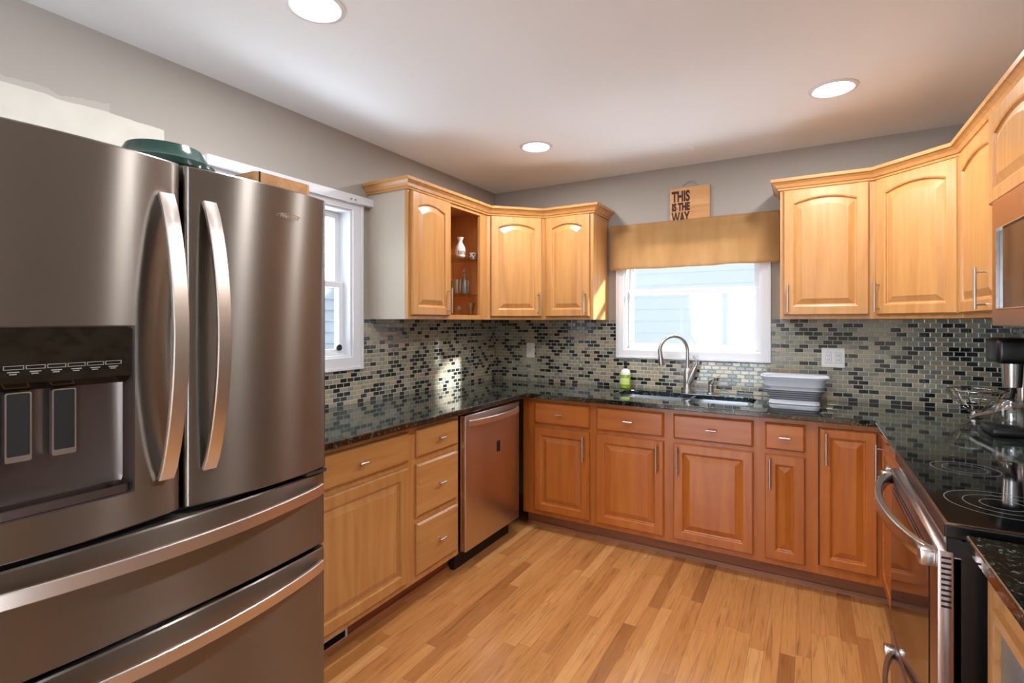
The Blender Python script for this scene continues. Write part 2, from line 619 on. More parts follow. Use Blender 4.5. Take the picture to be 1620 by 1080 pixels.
    def build(s, name, mat, parent=None, smooth=False, loc=(0, 0, 0), angle=35, bev=0):
        bm = s.bm
        bmesh.ops.recalc_face_normals(bm, faces=bm.faces)
        if s.T is not None:
            bmesh.ops.transform(bm, matrix=s.T, verts=bm.verts)
        me = bpy.data.meshes.new(name)
        bm.to_mesh(me)
        bm.free()
        me.materials.append(mat)
        o = bpy.data.objects.new(name, me)
        C.objects.link(o)
        o.location = loc
        if parent:
            o.parent = parent
        if smooth:
            for p in me.polygons:
                p.use_smooth = True
            me.set_sharp_from_angle(angle=math.radians(angle))
        if bev:
            md = o.modifiers.new('bevel', 'BEVEL')
            md.width = bev
            md.segments = 2
            md.limit_method = 'ANGLE'
            md.angle_limit = math.radians(50)
        return o


def thing(name, label, cat, loc=(0, 0, 0), rz=0, group=None):
    o = bpy.data.objects.new(name, None)
    o.empty_display_size = 0.1
    C.objects.link(o)
    o.location = loc
    o.rotation_euler = (0, 0, rz)
    o['label'] = label
    o['category'] = cat
    if group:
        o['group'] = group
    return o


def tag(o, label, cat, group=None):
    o['label'] = label
    o['category'] = cat
    if group:
        o['group'] = group
    return o


def struct(o):
    o['kind'] = 'structure'
    return o


def copy_thing(root, loc, label, rz=None):
    c = root.copy()
    C.objects.link(c)
    c.location = loc
    if rz is not None:
        c.rotation_euler = (0, 0, rz)
    c['label'] = label
    for ch in list(root.children):
        d = ch.copy()
        C.objects.link(d)
        d.parent = c
        for g in list(ch.children):
            e = g.copy()
            C.objects.link(e)
            e.parent = d
    return c


def rrect(x0, x1, y0, y1, r, n=6):
    pts = []
    for cx, cy, a0 in ((x1 - r, y0 + r, -90), (x1 - r, y1 - r, 0), (x0 + r, y1 - r, 90), (x0 + r, y0 + r, 180)):
        for k in range(n + 1):
            a = math.radians(a0 + 90 * k / n)
            pts.append((cx + r * math.cos(a), cy + r * math.sin(a)))
    return pts


def rect(x0, x1, y0, y1):
    return [(x0, y0), (x1, y0), (x1, y1), (x0, y1)]


def text_mesh(body, size, mat, name, parent, loc, rot, depth=0.002, bold=0.0, sx=1.0, shear=0.0, align='LEFT'):
    cu = bpy.data.curves.new('txt', 'FONT')
    cu.body = body
    cu.size = size
    cu.extrude = depth
    cu.offset = bold
    cu.shear = shear
    cu.align_x = align
    t = bpy.data.objects.new('txt', cu)
    C.objects.link(t)
    bpy.context.view_layer.update()
    me = bpy.data.meshes.new_from_object(t.evaluated_get(bpy.context.evaluated_depsgraph_get()))
    bpy.data.objects.remove(t)
    for v in me.vertices:
        v.co.x *= sx
    me.materials.clear()
    me.materials.append(mat)
    o = bpy.data.objects.new(name, me)
    C.objects.link(o)
    o.location = loc
    o.rotation_euler = rot
    if parent:
        o.parent = parent
    return o


# ------------------------------------------------------------------ the room
T = 0.14
fm = MB()
fm.box(WX - T, 3.6, FY - T, WY + T, -0.06, 0.0)
struct(fm.build('floor', M['floor']))
struct(MB().box(WX - T, 3.6, FY - T, WY + T, H, H + 0.1).build('ceiling', M['ceil']))

# window openings
LW = (1.28, 2.085, 1.185, 2.03)      # left window opening y0,y1,z0,z1
BW = (-1.155, -0.262, 1.185, 1.865)   # back window opening x0,x1,z0,z1
o = MB().slab(rect(FY - T, WY + T, 0, H), [rect(*LW)], WX, WX - T, lambda u, v, w: (w, u, v)).build('wall_left', M['wall_left'])
struct(o)
o = MB().slab(rect(WX - T, RX + T, 0, H), [rect(*BW)], WY, WY + T, lambda u, v, w: (u, w, v)).build('wall_back', M['wall'])
struct(o)
# right wall runs behind the range, then the room opens to the right behind the camera
struct(MB().box(RX, RX + T, -0.3, WY, 0, H).build('wall_right', M['wall']))
o = MB().slab(rect(WX - T, 3.6 + T, 0, H), [rect(-2.1, -0.6, 0.02, 2.1)], FY, FY - T, lambda u, v, w: (u, w, v)).build('wall_front', M['wall'])
struct(o)
struct(MB().slab(rect(FY, -0.3 + T, 0, H), [rect(-2.6, -0.6, 0.7, 2.0)], 3.6, 3.6 + T, lambda u, v, w: (w, u, v)).build('wall_far_right', M['wall']))
struct(MB().box(RX + T, 3.6 + T, -0.3, -0.3 + T, 0, H).build('wall_passage', M['wall']))
# invented patio door behind the camera, added to let fill light in
w = thing('added_patio_door', 'invented white framed patio door behind the camera', 'door', (-1.35, FY, 0))
del w['label'], w['category']
struct(w)
m = MB()
m.box(-.75, .75, -T, 0, 0.02, 0.08).box(-.75, .75, -T, 0, 2.03, 2.1)
for x in (-.75, -0.04, .67):
    m.box(x, x + 0.08, -T, 0, 0.08, 2.03)
m.build('added_patio_door_frame', M['white'], w)
MB().box(-.67, .67, -0.075, -0.069, 0.08, 2.03).build('added_patio_door_pane', M['pane'], w)


def window(name, rz, loc, w, h, cas, mid, handle=False):
    """local: x along wall, y = into wall (outwards), z up; origin at opening's lower left"""
    r = bpy.data.objects.new(name, None)
    C.objects.link(r)
    r.location = loc
    r.rotation_euler = (0, 0, rz)
    r['kind'] = 'structure'
    # casing: moulded flat trim round the opening
    cm = MB()
    L_, R_, B_, T_ = -cas, w + cas, -cas, h + cas
    cm.slab(rect(L_, R_, B_, T_), [rect(0, w, 0, h)], 0.0, -0.016, lambda u, v, q: (u, q, v))
    cm.slab(rect(L_, R_, B_, T_), [rect(L_ + 0.016, R_ - 0.016, B_ + 0.016, T_ - 0.016)], -0.016, -0.024, lambda u, v, q: (u, q, v))
    cm.build('window_casing', M['white'], r, bev=0.002)
    jm = MB()
    jm.slab(rect(0, w, 0, h), [rect(0.012, w - 0.012, 0.012, h - 0.012)], 0.0, 0.13, lambda u, v, q: (u, q, v))
    jm.build('window_jamb', M['white'], r)
    fr = MB()
    a = 0.012
    sw = 0.035
    # upper sash sits further out, lower sash further in
    fr.slab(rect(a, w - a, mid - 0.005, h - a), [rect(a + sw, w - a - sw, mid + 0.028, h - a - sw)], 0.085, 0.115, lambda u, v, q: (u, q, v))
    fr.build('upper_sash', M['white'], r, bev=0.002)
    fl = MB()
    fl.slab(rect(a, w - a, a, mid + 0.02), [rect(a + sw, w - a - sw, a + sw, mid - 0.012)], 0.05, 0.08, lambda u, v, q: (u, q, v))
    fl.build('lower_sash', M['white'], r, bev=0.002)
    MB().box(a + sw - .004, w - a - sw + .004, 0.099, 0.102, mid + 0.024, h - a - sw + .004).build('upper_pane', M['pane'], r)
    MB().box(a + sw - .004, w - a - sw + .004, 0.064, 0.067, a + sw - .004, mid - 0.008).build('lower_pane', M['pane'], r)
    return r


# back window over the sink (local y=+ outward = world +y)
wb = window('window_1', 0, (BW[0], WY, BW[2]), BW[1] - BW[0], BW[3] - BW[2], 0.058, 0.41)
# left window: outward = -x, viewer looks to -x; local x -> world +y
wl = window('window_2', PI / 2, (WX, LW[0], LW[2]), LW[1] - LW[0], LW[3] - LW[2], 0.072, 0.41)
m = MB()
m.tube([(0.75, 0.044, 0.055), (0.75, 0.036, 0.055)], 0.018, 20)
m.build('sash_sticker', M['black'], wl)
struct_w = window('added_dining_window', -PI / 2, (3.6, -0.6, 0.7), 2.0, 1.3, 0.07, 0.65)  # invented dining window, added as an opening for the fill lamp
# header board above the left window
hd = thing('window_header_board', 'long white header board fixed above the left window, end pin showing', 'header board', (WX, 1.24, 2.092))
MB().box(0.0, 0.045, 0.0, 0.985, -0.028, 0.018, 0.004).build('board', M['white'], hd)
MB().tube([(0.030, 0.984, -0.006), (0.030, 0.995, -0.006)], 0.008).build('end_pin', M['chrome'], hd, smooth=True)
MB().tube([(0.044, 0.80, -0.012), (0.052, 0.80, -0.012)], 0.006).build('screw', M['nickel'], hd, smooth=True)
MB().tube([(0.044, 0.83, -0.012), (0.052, 0.83, -0.012)], 0.006).build('screw', M['nickel'], hd, smooth=True)

# outside: the neighbouring house's pale siding, seen through both windows
sid = plain('pale blue white siding', srgb(186, 193, 201), 0.8)
nm = MB()
for i in range(26):
    z = -1.0 + i * 0.16
    nm.slab([(7.0, z), (6.985, z), (6.99, z + 0.16), (7.0, z + 0.16)], [], -7, 3.0, lambda u, v, q: (q, u, v))
nm.box(-7, 3.0, 7.0, 7.1, -1.0, 3.16)
o = nm.build('neighbouring_house', sid)
tag(o, 'pale sided house wall standing outside beyond the sink window', 'house')
nm = MB()
for i in range(26):
    z = -1.0 + i * 0.16
    nm.slab([(-6.0, z), (-5.97, z), (-5.99, z + 0.16), (-6.0, z + 0.16)], [], -2, 6.0, lambda u, v, q: (u, q, v))
o = nm.build('neighbouring_house', sid)
tag(o, 'white sided house wall seen outside through the narrow left window', 'house')
o = MB().box(-9, 9, -9, 12, -1.2, -1.0).build('ground', plain('pale paving', srgb(170, 172, 168), 0.9, noise=0.1, nscale=4))
struct(o)

# backsplash
o = MB().slab([(WX, .914), (RX, .914), (RX, 1.403), (BW[1] + .058, 1.403), (BW[1] + .058, BW[2] - .058), (BW[0] - .058, BW[2] - .058), (BW[0] - .058, 1.403), (WX, 1.403)],
              [], WY, WY - 0.008, lambda u, v, q: (u, q, v)).build('tile_backsplash', M['tile_x'])
tag(o, 'glass mosaic backsplash behind the sink, of dark, grey and tan bricks', 'backsplash')
o = MB().slab([(1.165, .914), (WY - .008, .914), (WY - .008, 1.403), (LW[1] + .072, 1.403), (LW[1] + .072, LW[2] - .072), (1.165, LW[2] - .072)],
              [], WX, WX + 0.008, lambda u, v, q: (q, u, v)).build('tile_backsplash', M['tile_y'])
tag(o, 'glass mosaic backsplash on the left wall beside the refrigerator', 'backsplash')
o = MB().box(RX - 0.008, RX, 0.6, WY - 0.008, .914, 1.403).build('tile_backsplash', M['tile_y'])
tag(o, 'dark glass mosaic backsplash on the right wall behind the range', 'backsplash')


# ------------------------------------------------------------------ cabinetry
def door_mb(w, h, arch=0.0, fw=0.058, t=0.02):
    """raised panel door, lower left at 0,0; back at y=0, front at y=-t"""
    n = 17 if arch else 5

    def ring(i, y, sag):
        pts = [(i, y, i), (w - i, y, i)]
        for k in range(n):
            u = 1 - k / (n - 1)
            x = i + (w - 2 * i) * u
            z = h - i - sag * (2 * u - 1) ** 2
            pts.append((x, y, z))
        return pts
    sg = arch
    mb = MB()
    mb.rings([ring(0, 0, 0), ring(0, -t + .006, 0), ring(.006, -t, 0), ring(fw - .010, -t, sg), ring(fw - .004, -t + .003, sg), ring(fw - .002, -t + .010, sg), ring(fw + .004, -t + .012, sg),
              ring(fw + .030, -t + .003, sg), ring(fw + .034, -t + .0015, sg)])
    return mb


def drawer_mb(w, h, t=0.02):
    def ring(i, y):
        return [(i, y, i), (w - i, y, i), (w - i, y, h - i), (i, y, h - i)]
    mb = MB()
    mb.rings([ring(0, 0), ring(0, -t + .009), ring(.004, -t + .005), ring(.010, -t)])
    return mb


WOOD = ['wood', 'wood_h']


def shift(o, x, z, y=0):
    o.location = (x, y, z)
    return o


def bar_pull(parent, x, z0, z1, t=0.02):
    m = MB()
    m.tube([(x, -t - .032, z0), (x, -t - .032, z1)], 0.0058, 14)
    for z in (z0 + .018, z1 - .018):
        m.tube([(x, -t, z), (x, -t - .032, z)], 0.004, 10)
    m.build('handle', M['nickel'], parent, smooth=True)


def t_knob(parent, x, z, t=0.02, L=0.052):
    m = MB()
    m.tube([(x - L / 2, -t - .026, z), (x + L / 2, -t - .026, z)], 0.0055, 14)
    m.tube([(x, -t, z), (x, -t - .026, z)], 0.0045, 10)
    m.build('knob', M['nickel'], parent, smooth=True)


def add_door(cab, x0, x1, z0, z1, pull=None, pz=None, arch=0.0, fw=0.058, name='door', t=0.02):
    o = door_mb(x1 - x0, z1 - z0, arch, fw, t).build(name, M[WOOD[0]], cab, smooth=True, angle=12)
    shift(o, x0, z0, -0.001)
    if pull is not None:
        bar_pull(o, pull - x0, pz[0] - z0, pz[1] - z0, t)
    return o


def add_drawer(cab, x0, x1, z0, z1, name='drawer', knob=True):
    o = drawer_mb(x1 - x0, z1 - z0).build(name, M[WOOD[1]], cab)
    shift(o, x0, z0, -0.001)
    if knob:
        t_knob(o, (x1 - x0) / 2, (z1 - z0) / 2)
    return o


def base_carcass(cab, x0, x1, depth=0.588, top=0.883, toe=True, d0=0.0):
    MB().box(x0, x1, d0, depth, 0.10, top).build('body', M[WOOD[0]], cab)
    if toe:
        MB().box(x0, x1, 0.070, 0.086, 0.0, 0.10).build('toe_kick', M['toe'], cab)
        # shoe moulding
        MB().slab([(0.070, 0.0), (0.070, 0.022), (0.064, 0.02), (0.056, 0.0)], [], x0, x1, lambda u, v, q: (q, u, v)).build('shoe_molding', M['toe'], cab)


FB = WY - 0.61 + .02       # face frame plane of the back base run (doors proud to 3.047)
FL = WX + 0.61 - .02       # face frame plane of the left base run
DZ = (0.132, 0.686)
RZ = (0.712, 0.853)

# --- left run: local x -> world y ; place root at (FL, y0, 0) rotated +90
cab = thing('base_cabinet', 'maple base cabinet with one drawer over one door, right beside the refrigerator', 'cabinet', (FL, 1.175, 0), PI / 2)
base_carcass(cab, 0, 0.737)
add_drawer(cab, 1.26 - 1.175, 1.888 - 1.175, *RZ)
add_door(cab, 1.26 - 1.175, 1.880 - 1.175, *DZ)
reg = MB()
reg.slab(rect(0.0, 0.40, 0.006, 0.058), [rect(0.012, 0.388, 0.016, 0.048)], 0.070, 0.062, lambda u, v, q: (u, q, v))
ro = reg.build('vent_frame', M['vent'], cab)
g = MB().box(0.012, 0.388, 0.0655, 0.068, 0.016, 0.048)
for k in range(8):
    g.box(0.012, 0.388, 0.0625, 0.066, 0.018 + k * 0.004, 0.0195 + k * 0.004)
g.build('vent_grille', M['gasket'], ro)

cab = thing('drawer_cabinet', 'maple base cabinet of three stacked drawers left of the dishwasher', 'cabinet', (FL, 1.912, 0), PI / 2)
base_carcass(cab, 0, 0.398)
for z0, z1 in ((0.718, 0.856), (0.425, 0.684), (0.138, 0.392)):
    add_drawer(cab, 1.947 - 1.912, 2.290 - 1.912, z0, z1)

# --- dishwasher
dw = thing('dishwasher', 'stainless steel dishwasher under the left worktop, next to the corner', 'dishwasher', (FL, 2.315, 0), PI / 2)
MB().box(0, 0.60, 0.0, 0.57, 0.10, 0.875).build('tub_body', M['black'], dw)
MB().box(0.0, 0.60, 0.03, 0.57, 0.0, 0.10).build('kick_plate', M['blackm'], dw)
d = MB().box(0.004, 0.612, -0.045, -0.001, 0.112, 0.868, 0.006, 3).build('door', M['steel'], dw, smooth=True)
pts = []
for k in range(17):
    u = k / 16
    pts.append((0.035 + 0.555 * u, -0.048 - 0.040 * math.sin(PI * u) ** 0.5, 0.822))
h = MB().bar(pts, (0, 0, 1), 0.034, 0.014).build('handle', M['fridge_handle'], d, smooth=True)
MB().box(0.335, 0.37, -0.0465, -0.044, 0.60, 0.665, 0.003).build('badge', M['blackm'], d)
MB().box(0.004, 0.612, -0.046, -0.012, 0.8685, 0.8735, 0.001).build('door_top_trim', M['black'], d)

# --- back run: local x = world x ; root at (0, FB, 0)
HZ = (0.505, 0.668)
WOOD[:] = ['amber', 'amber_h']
x0 = FL
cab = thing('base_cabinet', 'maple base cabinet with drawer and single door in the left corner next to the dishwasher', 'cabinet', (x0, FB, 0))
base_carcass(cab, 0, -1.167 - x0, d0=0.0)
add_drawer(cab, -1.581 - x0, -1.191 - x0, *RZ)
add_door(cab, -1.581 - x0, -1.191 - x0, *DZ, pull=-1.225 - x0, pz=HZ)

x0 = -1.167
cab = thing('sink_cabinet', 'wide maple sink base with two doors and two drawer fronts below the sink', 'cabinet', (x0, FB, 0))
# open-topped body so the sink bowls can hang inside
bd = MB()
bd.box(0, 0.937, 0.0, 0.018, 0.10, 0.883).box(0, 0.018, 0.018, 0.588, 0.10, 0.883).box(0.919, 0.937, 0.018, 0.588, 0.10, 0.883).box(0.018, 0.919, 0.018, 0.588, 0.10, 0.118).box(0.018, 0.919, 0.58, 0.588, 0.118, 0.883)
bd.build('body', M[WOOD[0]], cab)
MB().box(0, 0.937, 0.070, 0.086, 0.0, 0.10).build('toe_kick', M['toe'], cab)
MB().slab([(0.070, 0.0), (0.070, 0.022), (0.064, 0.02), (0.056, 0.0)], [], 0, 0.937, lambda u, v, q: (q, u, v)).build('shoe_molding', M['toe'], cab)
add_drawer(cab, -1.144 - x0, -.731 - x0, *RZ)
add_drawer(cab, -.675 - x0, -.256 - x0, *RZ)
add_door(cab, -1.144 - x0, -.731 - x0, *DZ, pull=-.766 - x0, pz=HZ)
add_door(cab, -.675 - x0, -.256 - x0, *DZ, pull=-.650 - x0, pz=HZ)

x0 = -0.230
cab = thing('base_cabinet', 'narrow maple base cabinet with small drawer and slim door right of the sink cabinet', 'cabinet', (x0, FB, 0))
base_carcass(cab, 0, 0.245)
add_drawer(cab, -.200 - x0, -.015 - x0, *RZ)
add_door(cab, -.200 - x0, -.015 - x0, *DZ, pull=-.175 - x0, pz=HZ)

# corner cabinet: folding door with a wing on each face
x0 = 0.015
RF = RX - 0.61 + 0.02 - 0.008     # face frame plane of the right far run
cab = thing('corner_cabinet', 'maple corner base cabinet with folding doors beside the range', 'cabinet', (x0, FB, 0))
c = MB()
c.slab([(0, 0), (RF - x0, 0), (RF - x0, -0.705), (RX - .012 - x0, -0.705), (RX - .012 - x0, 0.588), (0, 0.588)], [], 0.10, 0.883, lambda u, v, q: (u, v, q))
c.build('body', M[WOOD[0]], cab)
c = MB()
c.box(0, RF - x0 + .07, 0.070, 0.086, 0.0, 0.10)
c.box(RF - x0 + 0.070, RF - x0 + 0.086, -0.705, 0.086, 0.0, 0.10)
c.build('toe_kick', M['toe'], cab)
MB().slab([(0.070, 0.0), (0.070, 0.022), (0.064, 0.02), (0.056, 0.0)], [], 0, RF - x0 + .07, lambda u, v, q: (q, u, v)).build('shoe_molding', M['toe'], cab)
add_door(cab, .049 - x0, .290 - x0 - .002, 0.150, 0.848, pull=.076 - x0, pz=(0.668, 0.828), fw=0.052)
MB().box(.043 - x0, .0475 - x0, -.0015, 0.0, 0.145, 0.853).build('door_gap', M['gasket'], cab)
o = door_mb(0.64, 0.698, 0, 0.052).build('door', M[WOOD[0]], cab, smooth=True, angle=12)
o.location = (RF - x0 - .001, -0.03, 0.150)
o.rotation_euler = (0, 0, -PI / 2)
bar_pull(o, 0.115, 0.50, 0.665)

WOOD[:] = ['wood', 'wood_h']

# worktops
CT = 0.914
cx1 = 0.272
SK = rrect(-1.10, -0.275, 3.165, 3.525, 0.075)
outer = [(WX + .008, 1.172), (-1.615, 1.172), (-1.615, 3.009), (cx1, 3.009), (cx1, 2.322), (RX - .008, 2.322), (RX - .008, WY - .008), (WX + .008, WY - .008)]
o = MB().slab(outer, [SK], CT - 0.031, CT, lambda u, v, q: (u, v, q)).build('granite_worktop', M['granite'], bev=0.004)
tag(o, 'polished black granite worktop running round the corner and holding the sink', 'worktop')
o = MB().box(0.299, RX - .008, 0.55, 1.494, CT - .031, CT, 0.004).build('granite_worktop', M['granite'])
tag(o, 'short polished granite worktop on the near side of the range', 'worktop')

# sink
sk = thing('double_sink', 'undermounted stainless steel double bowl sink set in the granite', 'sink', (-0.69, 3.345, 0.883))
s_ = MB()
B1 = (-0.425, 0.010, -0.195, 0.190)
B2 = (0.032, 0.430, -0.170, 0.190)
s_.slab(rrect(-0.45, 0.46, -0.225, 0.21, 0.03), [rrect(*B1, 0.07), rrect(*B2, 0.07)], -0.002, -0.0005, lambda u, v, q: (u, v, q))
s_.build('rim', M['sink'], sk, smooth=True)
for (a, b, c_, d_) in (B1, B2):
    q = MB()
    rs = []
    for ins, z, r in ((0, -.001, .07), (0.004, -0.03, .07), (0.010, -0.17, .065), (0.03, -0.19, .06), (0.10, -0.195, .05)):
        rs.append([(u, v, z) for u, v in rrect(a + ins, b - ins, c_ + ins, d_ - ins, r)])
    q.rings(rs, cap0=False)
    q.build('bowl', M['sink'], sk, smooth=True, angle=60)

# faucet
fc = thing('faucet', 'tall brushed nickel gooseneck faucet with side lever behind the sink', 'faucet', (-0.70, 3.585, CT))
MB().lathe([(0.031, 0), (0.031, 0.008), (0.027, 0.016), (0.024, 0.06), (0.026, 0.12), (0.020, 0.15), (0.0135, 0.165)], 0, 0).build('base', M['nickel'], fc, smooth=True)
pts = [(0, 0, 0.16), (0, 0, 0.28)]
ux, uy = -0.78, -0.62
R_ = 0.098
for k in range(1, 15):
    a = PI * k / 15 * 1.06
    q = R_ * (1 - math.cos(a))
    pts.append((ux * q, uy * q, 0.28 + R_ * math.sin(a)))
MB().tube(pts, 0.0115, 16).build('spout', M['nickel'], fc, smooth=True)
e1 = Vector(pts[-1])
dn = Vector((ux * -0.12, uy * -0.12, -1)).normalized()
MB().tube([e1 - dn * 0.01, e1 + dn * 0.03, e1 + dn * 0.09, e1 + dn * 0.10], [0.013, 0.015, 0.021, 0.020], 18).build('spray_head', M['nickel'], fc, smooth=True)
MB().tube([(0.0, 0, 0.06), (0.022, -0.004, 0.105), (0.050, -0.008, 0.17)], [0.024, 0.026, 0.018], 18).build('handle_body', M['nickel'], fc, smooth=True)
MB().tube([(0.046, -0.008, 0.16), (0.062, -0.008, 0.195), (0.052, -0.008, 0.225), (0.038, -0.008, 0.250)], [0.010, 0.007, 0.006, 0.005], 12).build('lever', M['nickel'], fc, smooth=True)
sd = thing('soap_dispenser', 'small brushed nickel built-in dispenser right of the faucet', 'dispenser', (-0.548, 3.55, CT))
MB().lathe([(0.023, 0), (0.023, 0.006), (0.018, 0.012), (0.017, 0.045), (0.019, 0.06)]).build('base', M['nickel'], sd, smooth=True)
MB().tube([(0.004, 0, 0.058), (0.0, -0.0, 0.075), (0.02, -0.025, 0.098)], [0.019, 0.017, 0.008], 16).build('pump_head', M['nickel'], sd, smooth=True)

# hand soap bottle
bt = thing('soap_bottle', 'green liquid soap bottle with white shoulder and black pump left of the sink', 'bottle', (-1.122, 3.575, CT))
MB().lathe([(0.030, 0), (0.036, 0.004), (0.037, 0.09), (0.0355, 0.098)], sy=0.8).build('bottle_body', M['soapliquid'], bt, smooth=True)
MB().lathe([(0.0355, 0.098), (0.0355, 0.105), (0.030, 0.128), (0.016, 0.140), (0.012, 0.142)], sy=0.8).build('shoulder', M['plastic'], bt, smooth=True)
m = MB().lathe([(0.012, 0.142), (0.012, 0.160), (0.005, 0.162), (0.005, 0.185), (0.010, 0.187), (0.010, 0.196)])
m.tube([(0, 0, 0.191), (0.0, -0.035, 0.188)], 0.005)
m.build('pump', M['blackm'], bt, smooth=True)
MB().slab([(0.0375 * math.cos(a), 0.030 * math.sin(a)) for a in [math.radians(-150 + 12 * k) for k in range(11)]] +
          [(0.0380 * math.cos(a), 0.0305 * math.sin(a)) for a in [math.radians(-30 - 12 * k) for k in range(11)]], [], 0.03, 0.075,
          lambda u, v, q: (u, v, q)).build('paper_label', plain('pale green label', srgb(205, 220, 130), 0.5), bt)

# collapsible basin
bs = thing('collapsible_basin', 'collapsible grey and white plastic wash basin on the worktop right of the sink', 'basin', (-0.072, 3.42, CT))


def rr3(hx, hy, z, r=0.05):
    return [(u, v, z) for u, v in rrect(-hx, hx, -hy, hy, r)]


MB().rings([rr3(.128, .075, 0.0, .03), rr3(.130, .077, .004, .03), rr3(.122, .072, .026, .03), rr3(.116, .068, .026, .03), rr3(.120, .070, .006, .03)]).build('foot', M['greyplastic'], bs, smooth=True)
q = MB()
rs = [rr3(.122, .072, .026)]
for k in range(1, 6):
    z = .026 + k * .0125
    o_ = .122 + k * .0055
    rs += [rr3(o_ + .004, .072 + k * .005 + .004, z - .005), rr3(o_, .072 + k * .005, z)]
rs += [rr3(.152, .098, .105), rr3(.147, .093, .105), rr3(.118, .068, .032)]
q.rings(rs)
q.build('fold_wall', M['greyrubber'], bs, smooth=True, angle=50)
q = MB()
q.rings([rr3(.150, .096, .098), rr3(.156, .102, .140), rr3(.170, .115, .152), rr3(.172, .117, .160), rr3(.166, .112, .162), rr3(.152, .098, .150), rr3(.146, .092, .100)], cap0=False, cap1=False)
q.build('rim', M['greyplastic'], bs, smooth=True, angle=50)

# outlets
ot = thing('light_switch', 'single white switch plate on the mosaic left of the window', 'switch', (-1.923, WY - .008, 1.160))
MB().box(-.036, .036, -.006, 0, -.059, .059, .002).build('plate', M['plastic'], ot)
MB().box(-.009, .009, -.010, -.006, -.018, .018, .001).build('rocker', M['white'], ot)
ot = thing('wall_outlet', 'wide white double outlet plate on the mosaic right of the window', 'outlet', (0.127, WY - .008, 1.172))
MB().box(-.059, .059, -.006, 0, -.059, .059, .002).build('plate', M['plastic'], ot)
for x in (-.025, .025):
    s2 = MB().box(x - .017, x + .017, -.009, -.006, -.034, .034, .002).build('socket', M['white'], ot)
    MB().box(x - .007, x - .005, -.0096, -.0088, .008, .018).box(x + .005, x + .007, -.0096, -.0088, .008, .018).box(x - .007, x - .005, -.0096, -.0088, -.018, -.008).box(x + .005, x + .007, -.0096, -.0088, -.018, -.008).build('slots', M['gasket'], s2)

# ------------------------------------------------------------------ wall cabinets
UZ0, UZ1 = 1.403, 2.168
DU = (1.425, 2.135)
UD = 0.31
UH = (1.440, 1.598)
ARC = 0.028
# left wall unit, local x -> world y, face plane x = WX+.33-.02
UFL = WX + UD
cab = thing('wall_cabinet', 'maple wall cabinet with an arched door and an open glass-shelved bay on the left wall', 'cabinet', (UFL, 2.213, 0), PI / 2)
W_ = 3.047 - 2.213
b = MB()
b.box(0.004, 0.40, 0.02, UD - .002, UZ0, UZ1)       # closed bay
b.box(0.40, W_, 0.02, UD - .002, UZ0, UZ0 + .018)
b.box(0.40, W_, 0.02, UD - .002, UZ1 - .018, UZ1)
b.build('body', M['wood'], cab)
MB().box(0.40, W_, UD - .012, UD - .003, UZ0 + .018, UZ1 - .018).box(W_ - .015, W_, 0.02, UD - .012, UZ0 + .018, UZ1 - .018).box(0.4005, 0.404, 0.02, UD - .012, UZ0 + .018, UZ1 - .018).build('bay_lining', M['inner'], cab)
b = MB()
b.slab(rect(0.0, W_, UZ0, UZ1), [rect(2.618 - 2.213, 2.955 - 2.213, 1.432, 2.120)], 0.0, 0.02, lambda u, v, q: (u, q, v))
b.build('face_frame', M['wood'], cab)
MB().box(-0.001, 0.004, 0.02, UD - .002, UZ0, UZ1).build('side_panel', M['greige'], cab)['label'] = 'pale greige side panel'
add_door(cab, 2.232 - 2.213, 2.592 - 2.213, *DU, pull=2.563 - 2.213, pz=UH, arch=ARC)
for z in (1.575, 1.822):
    MB().box(0.405, W_ - .016, 0.03, UD - .014, z - .004, z + .002).build('glass_shelf', M['drink'], cab)['label'] = 'clear glass shelf'

# diagonal left corner unit
p0, p1 = Vector((WX + UD, 3.047, 0)), Vector((-1.653, WY - UD, 0))
L_ = (p1 - p0).length
cab = thing('corner_wall_cabinet', 'maple diagonal wall cabinet with arched door in the left corner', 'cabinet', p0, PI / 4)
c = MB()
Rm = Matrix.Rotation(-PI / 4, 4, 'Z')


def loc2(p, base, R):
    q = R @ (Vector((p[0], p[1], 0)) - base)
    return (q.x, q.y)


poly = [loc2(p, p0, Rm) for p in ((WX + UD, 3.047), (-1.653, WY - UD), (-1.653, WY - .002), (WX + .002, WY - .002), (WX + .002, 3.047))]
c.slab(poly, [], UZ0, UZ1, lambda u, v, q: (u, v, q))
c.build('body', M['wood'], cab)
add_door(cab, 0.025, L_ - 0.025, *DU, pull=L_ - 0.055, pz=UH, arch=ARC)

cab = thing('wall_cabinet', 'single maple wall cabinet with arched door, left of the window valance', 'cabinet', (-1.653, WY - UD, 0))
MB().box(0, .370, 0.0, UD - .002, UZ0, UZ1).build('body', M['wood'], cab)
MB().box(.370, .376, 0.0, UD - .002, UZ0, UZ1).build('side_panel', M['wood'], cab)
add_door(cab, 0.018, 0.352, *DU, pull=0.325, pz=UH, arch=ARC)

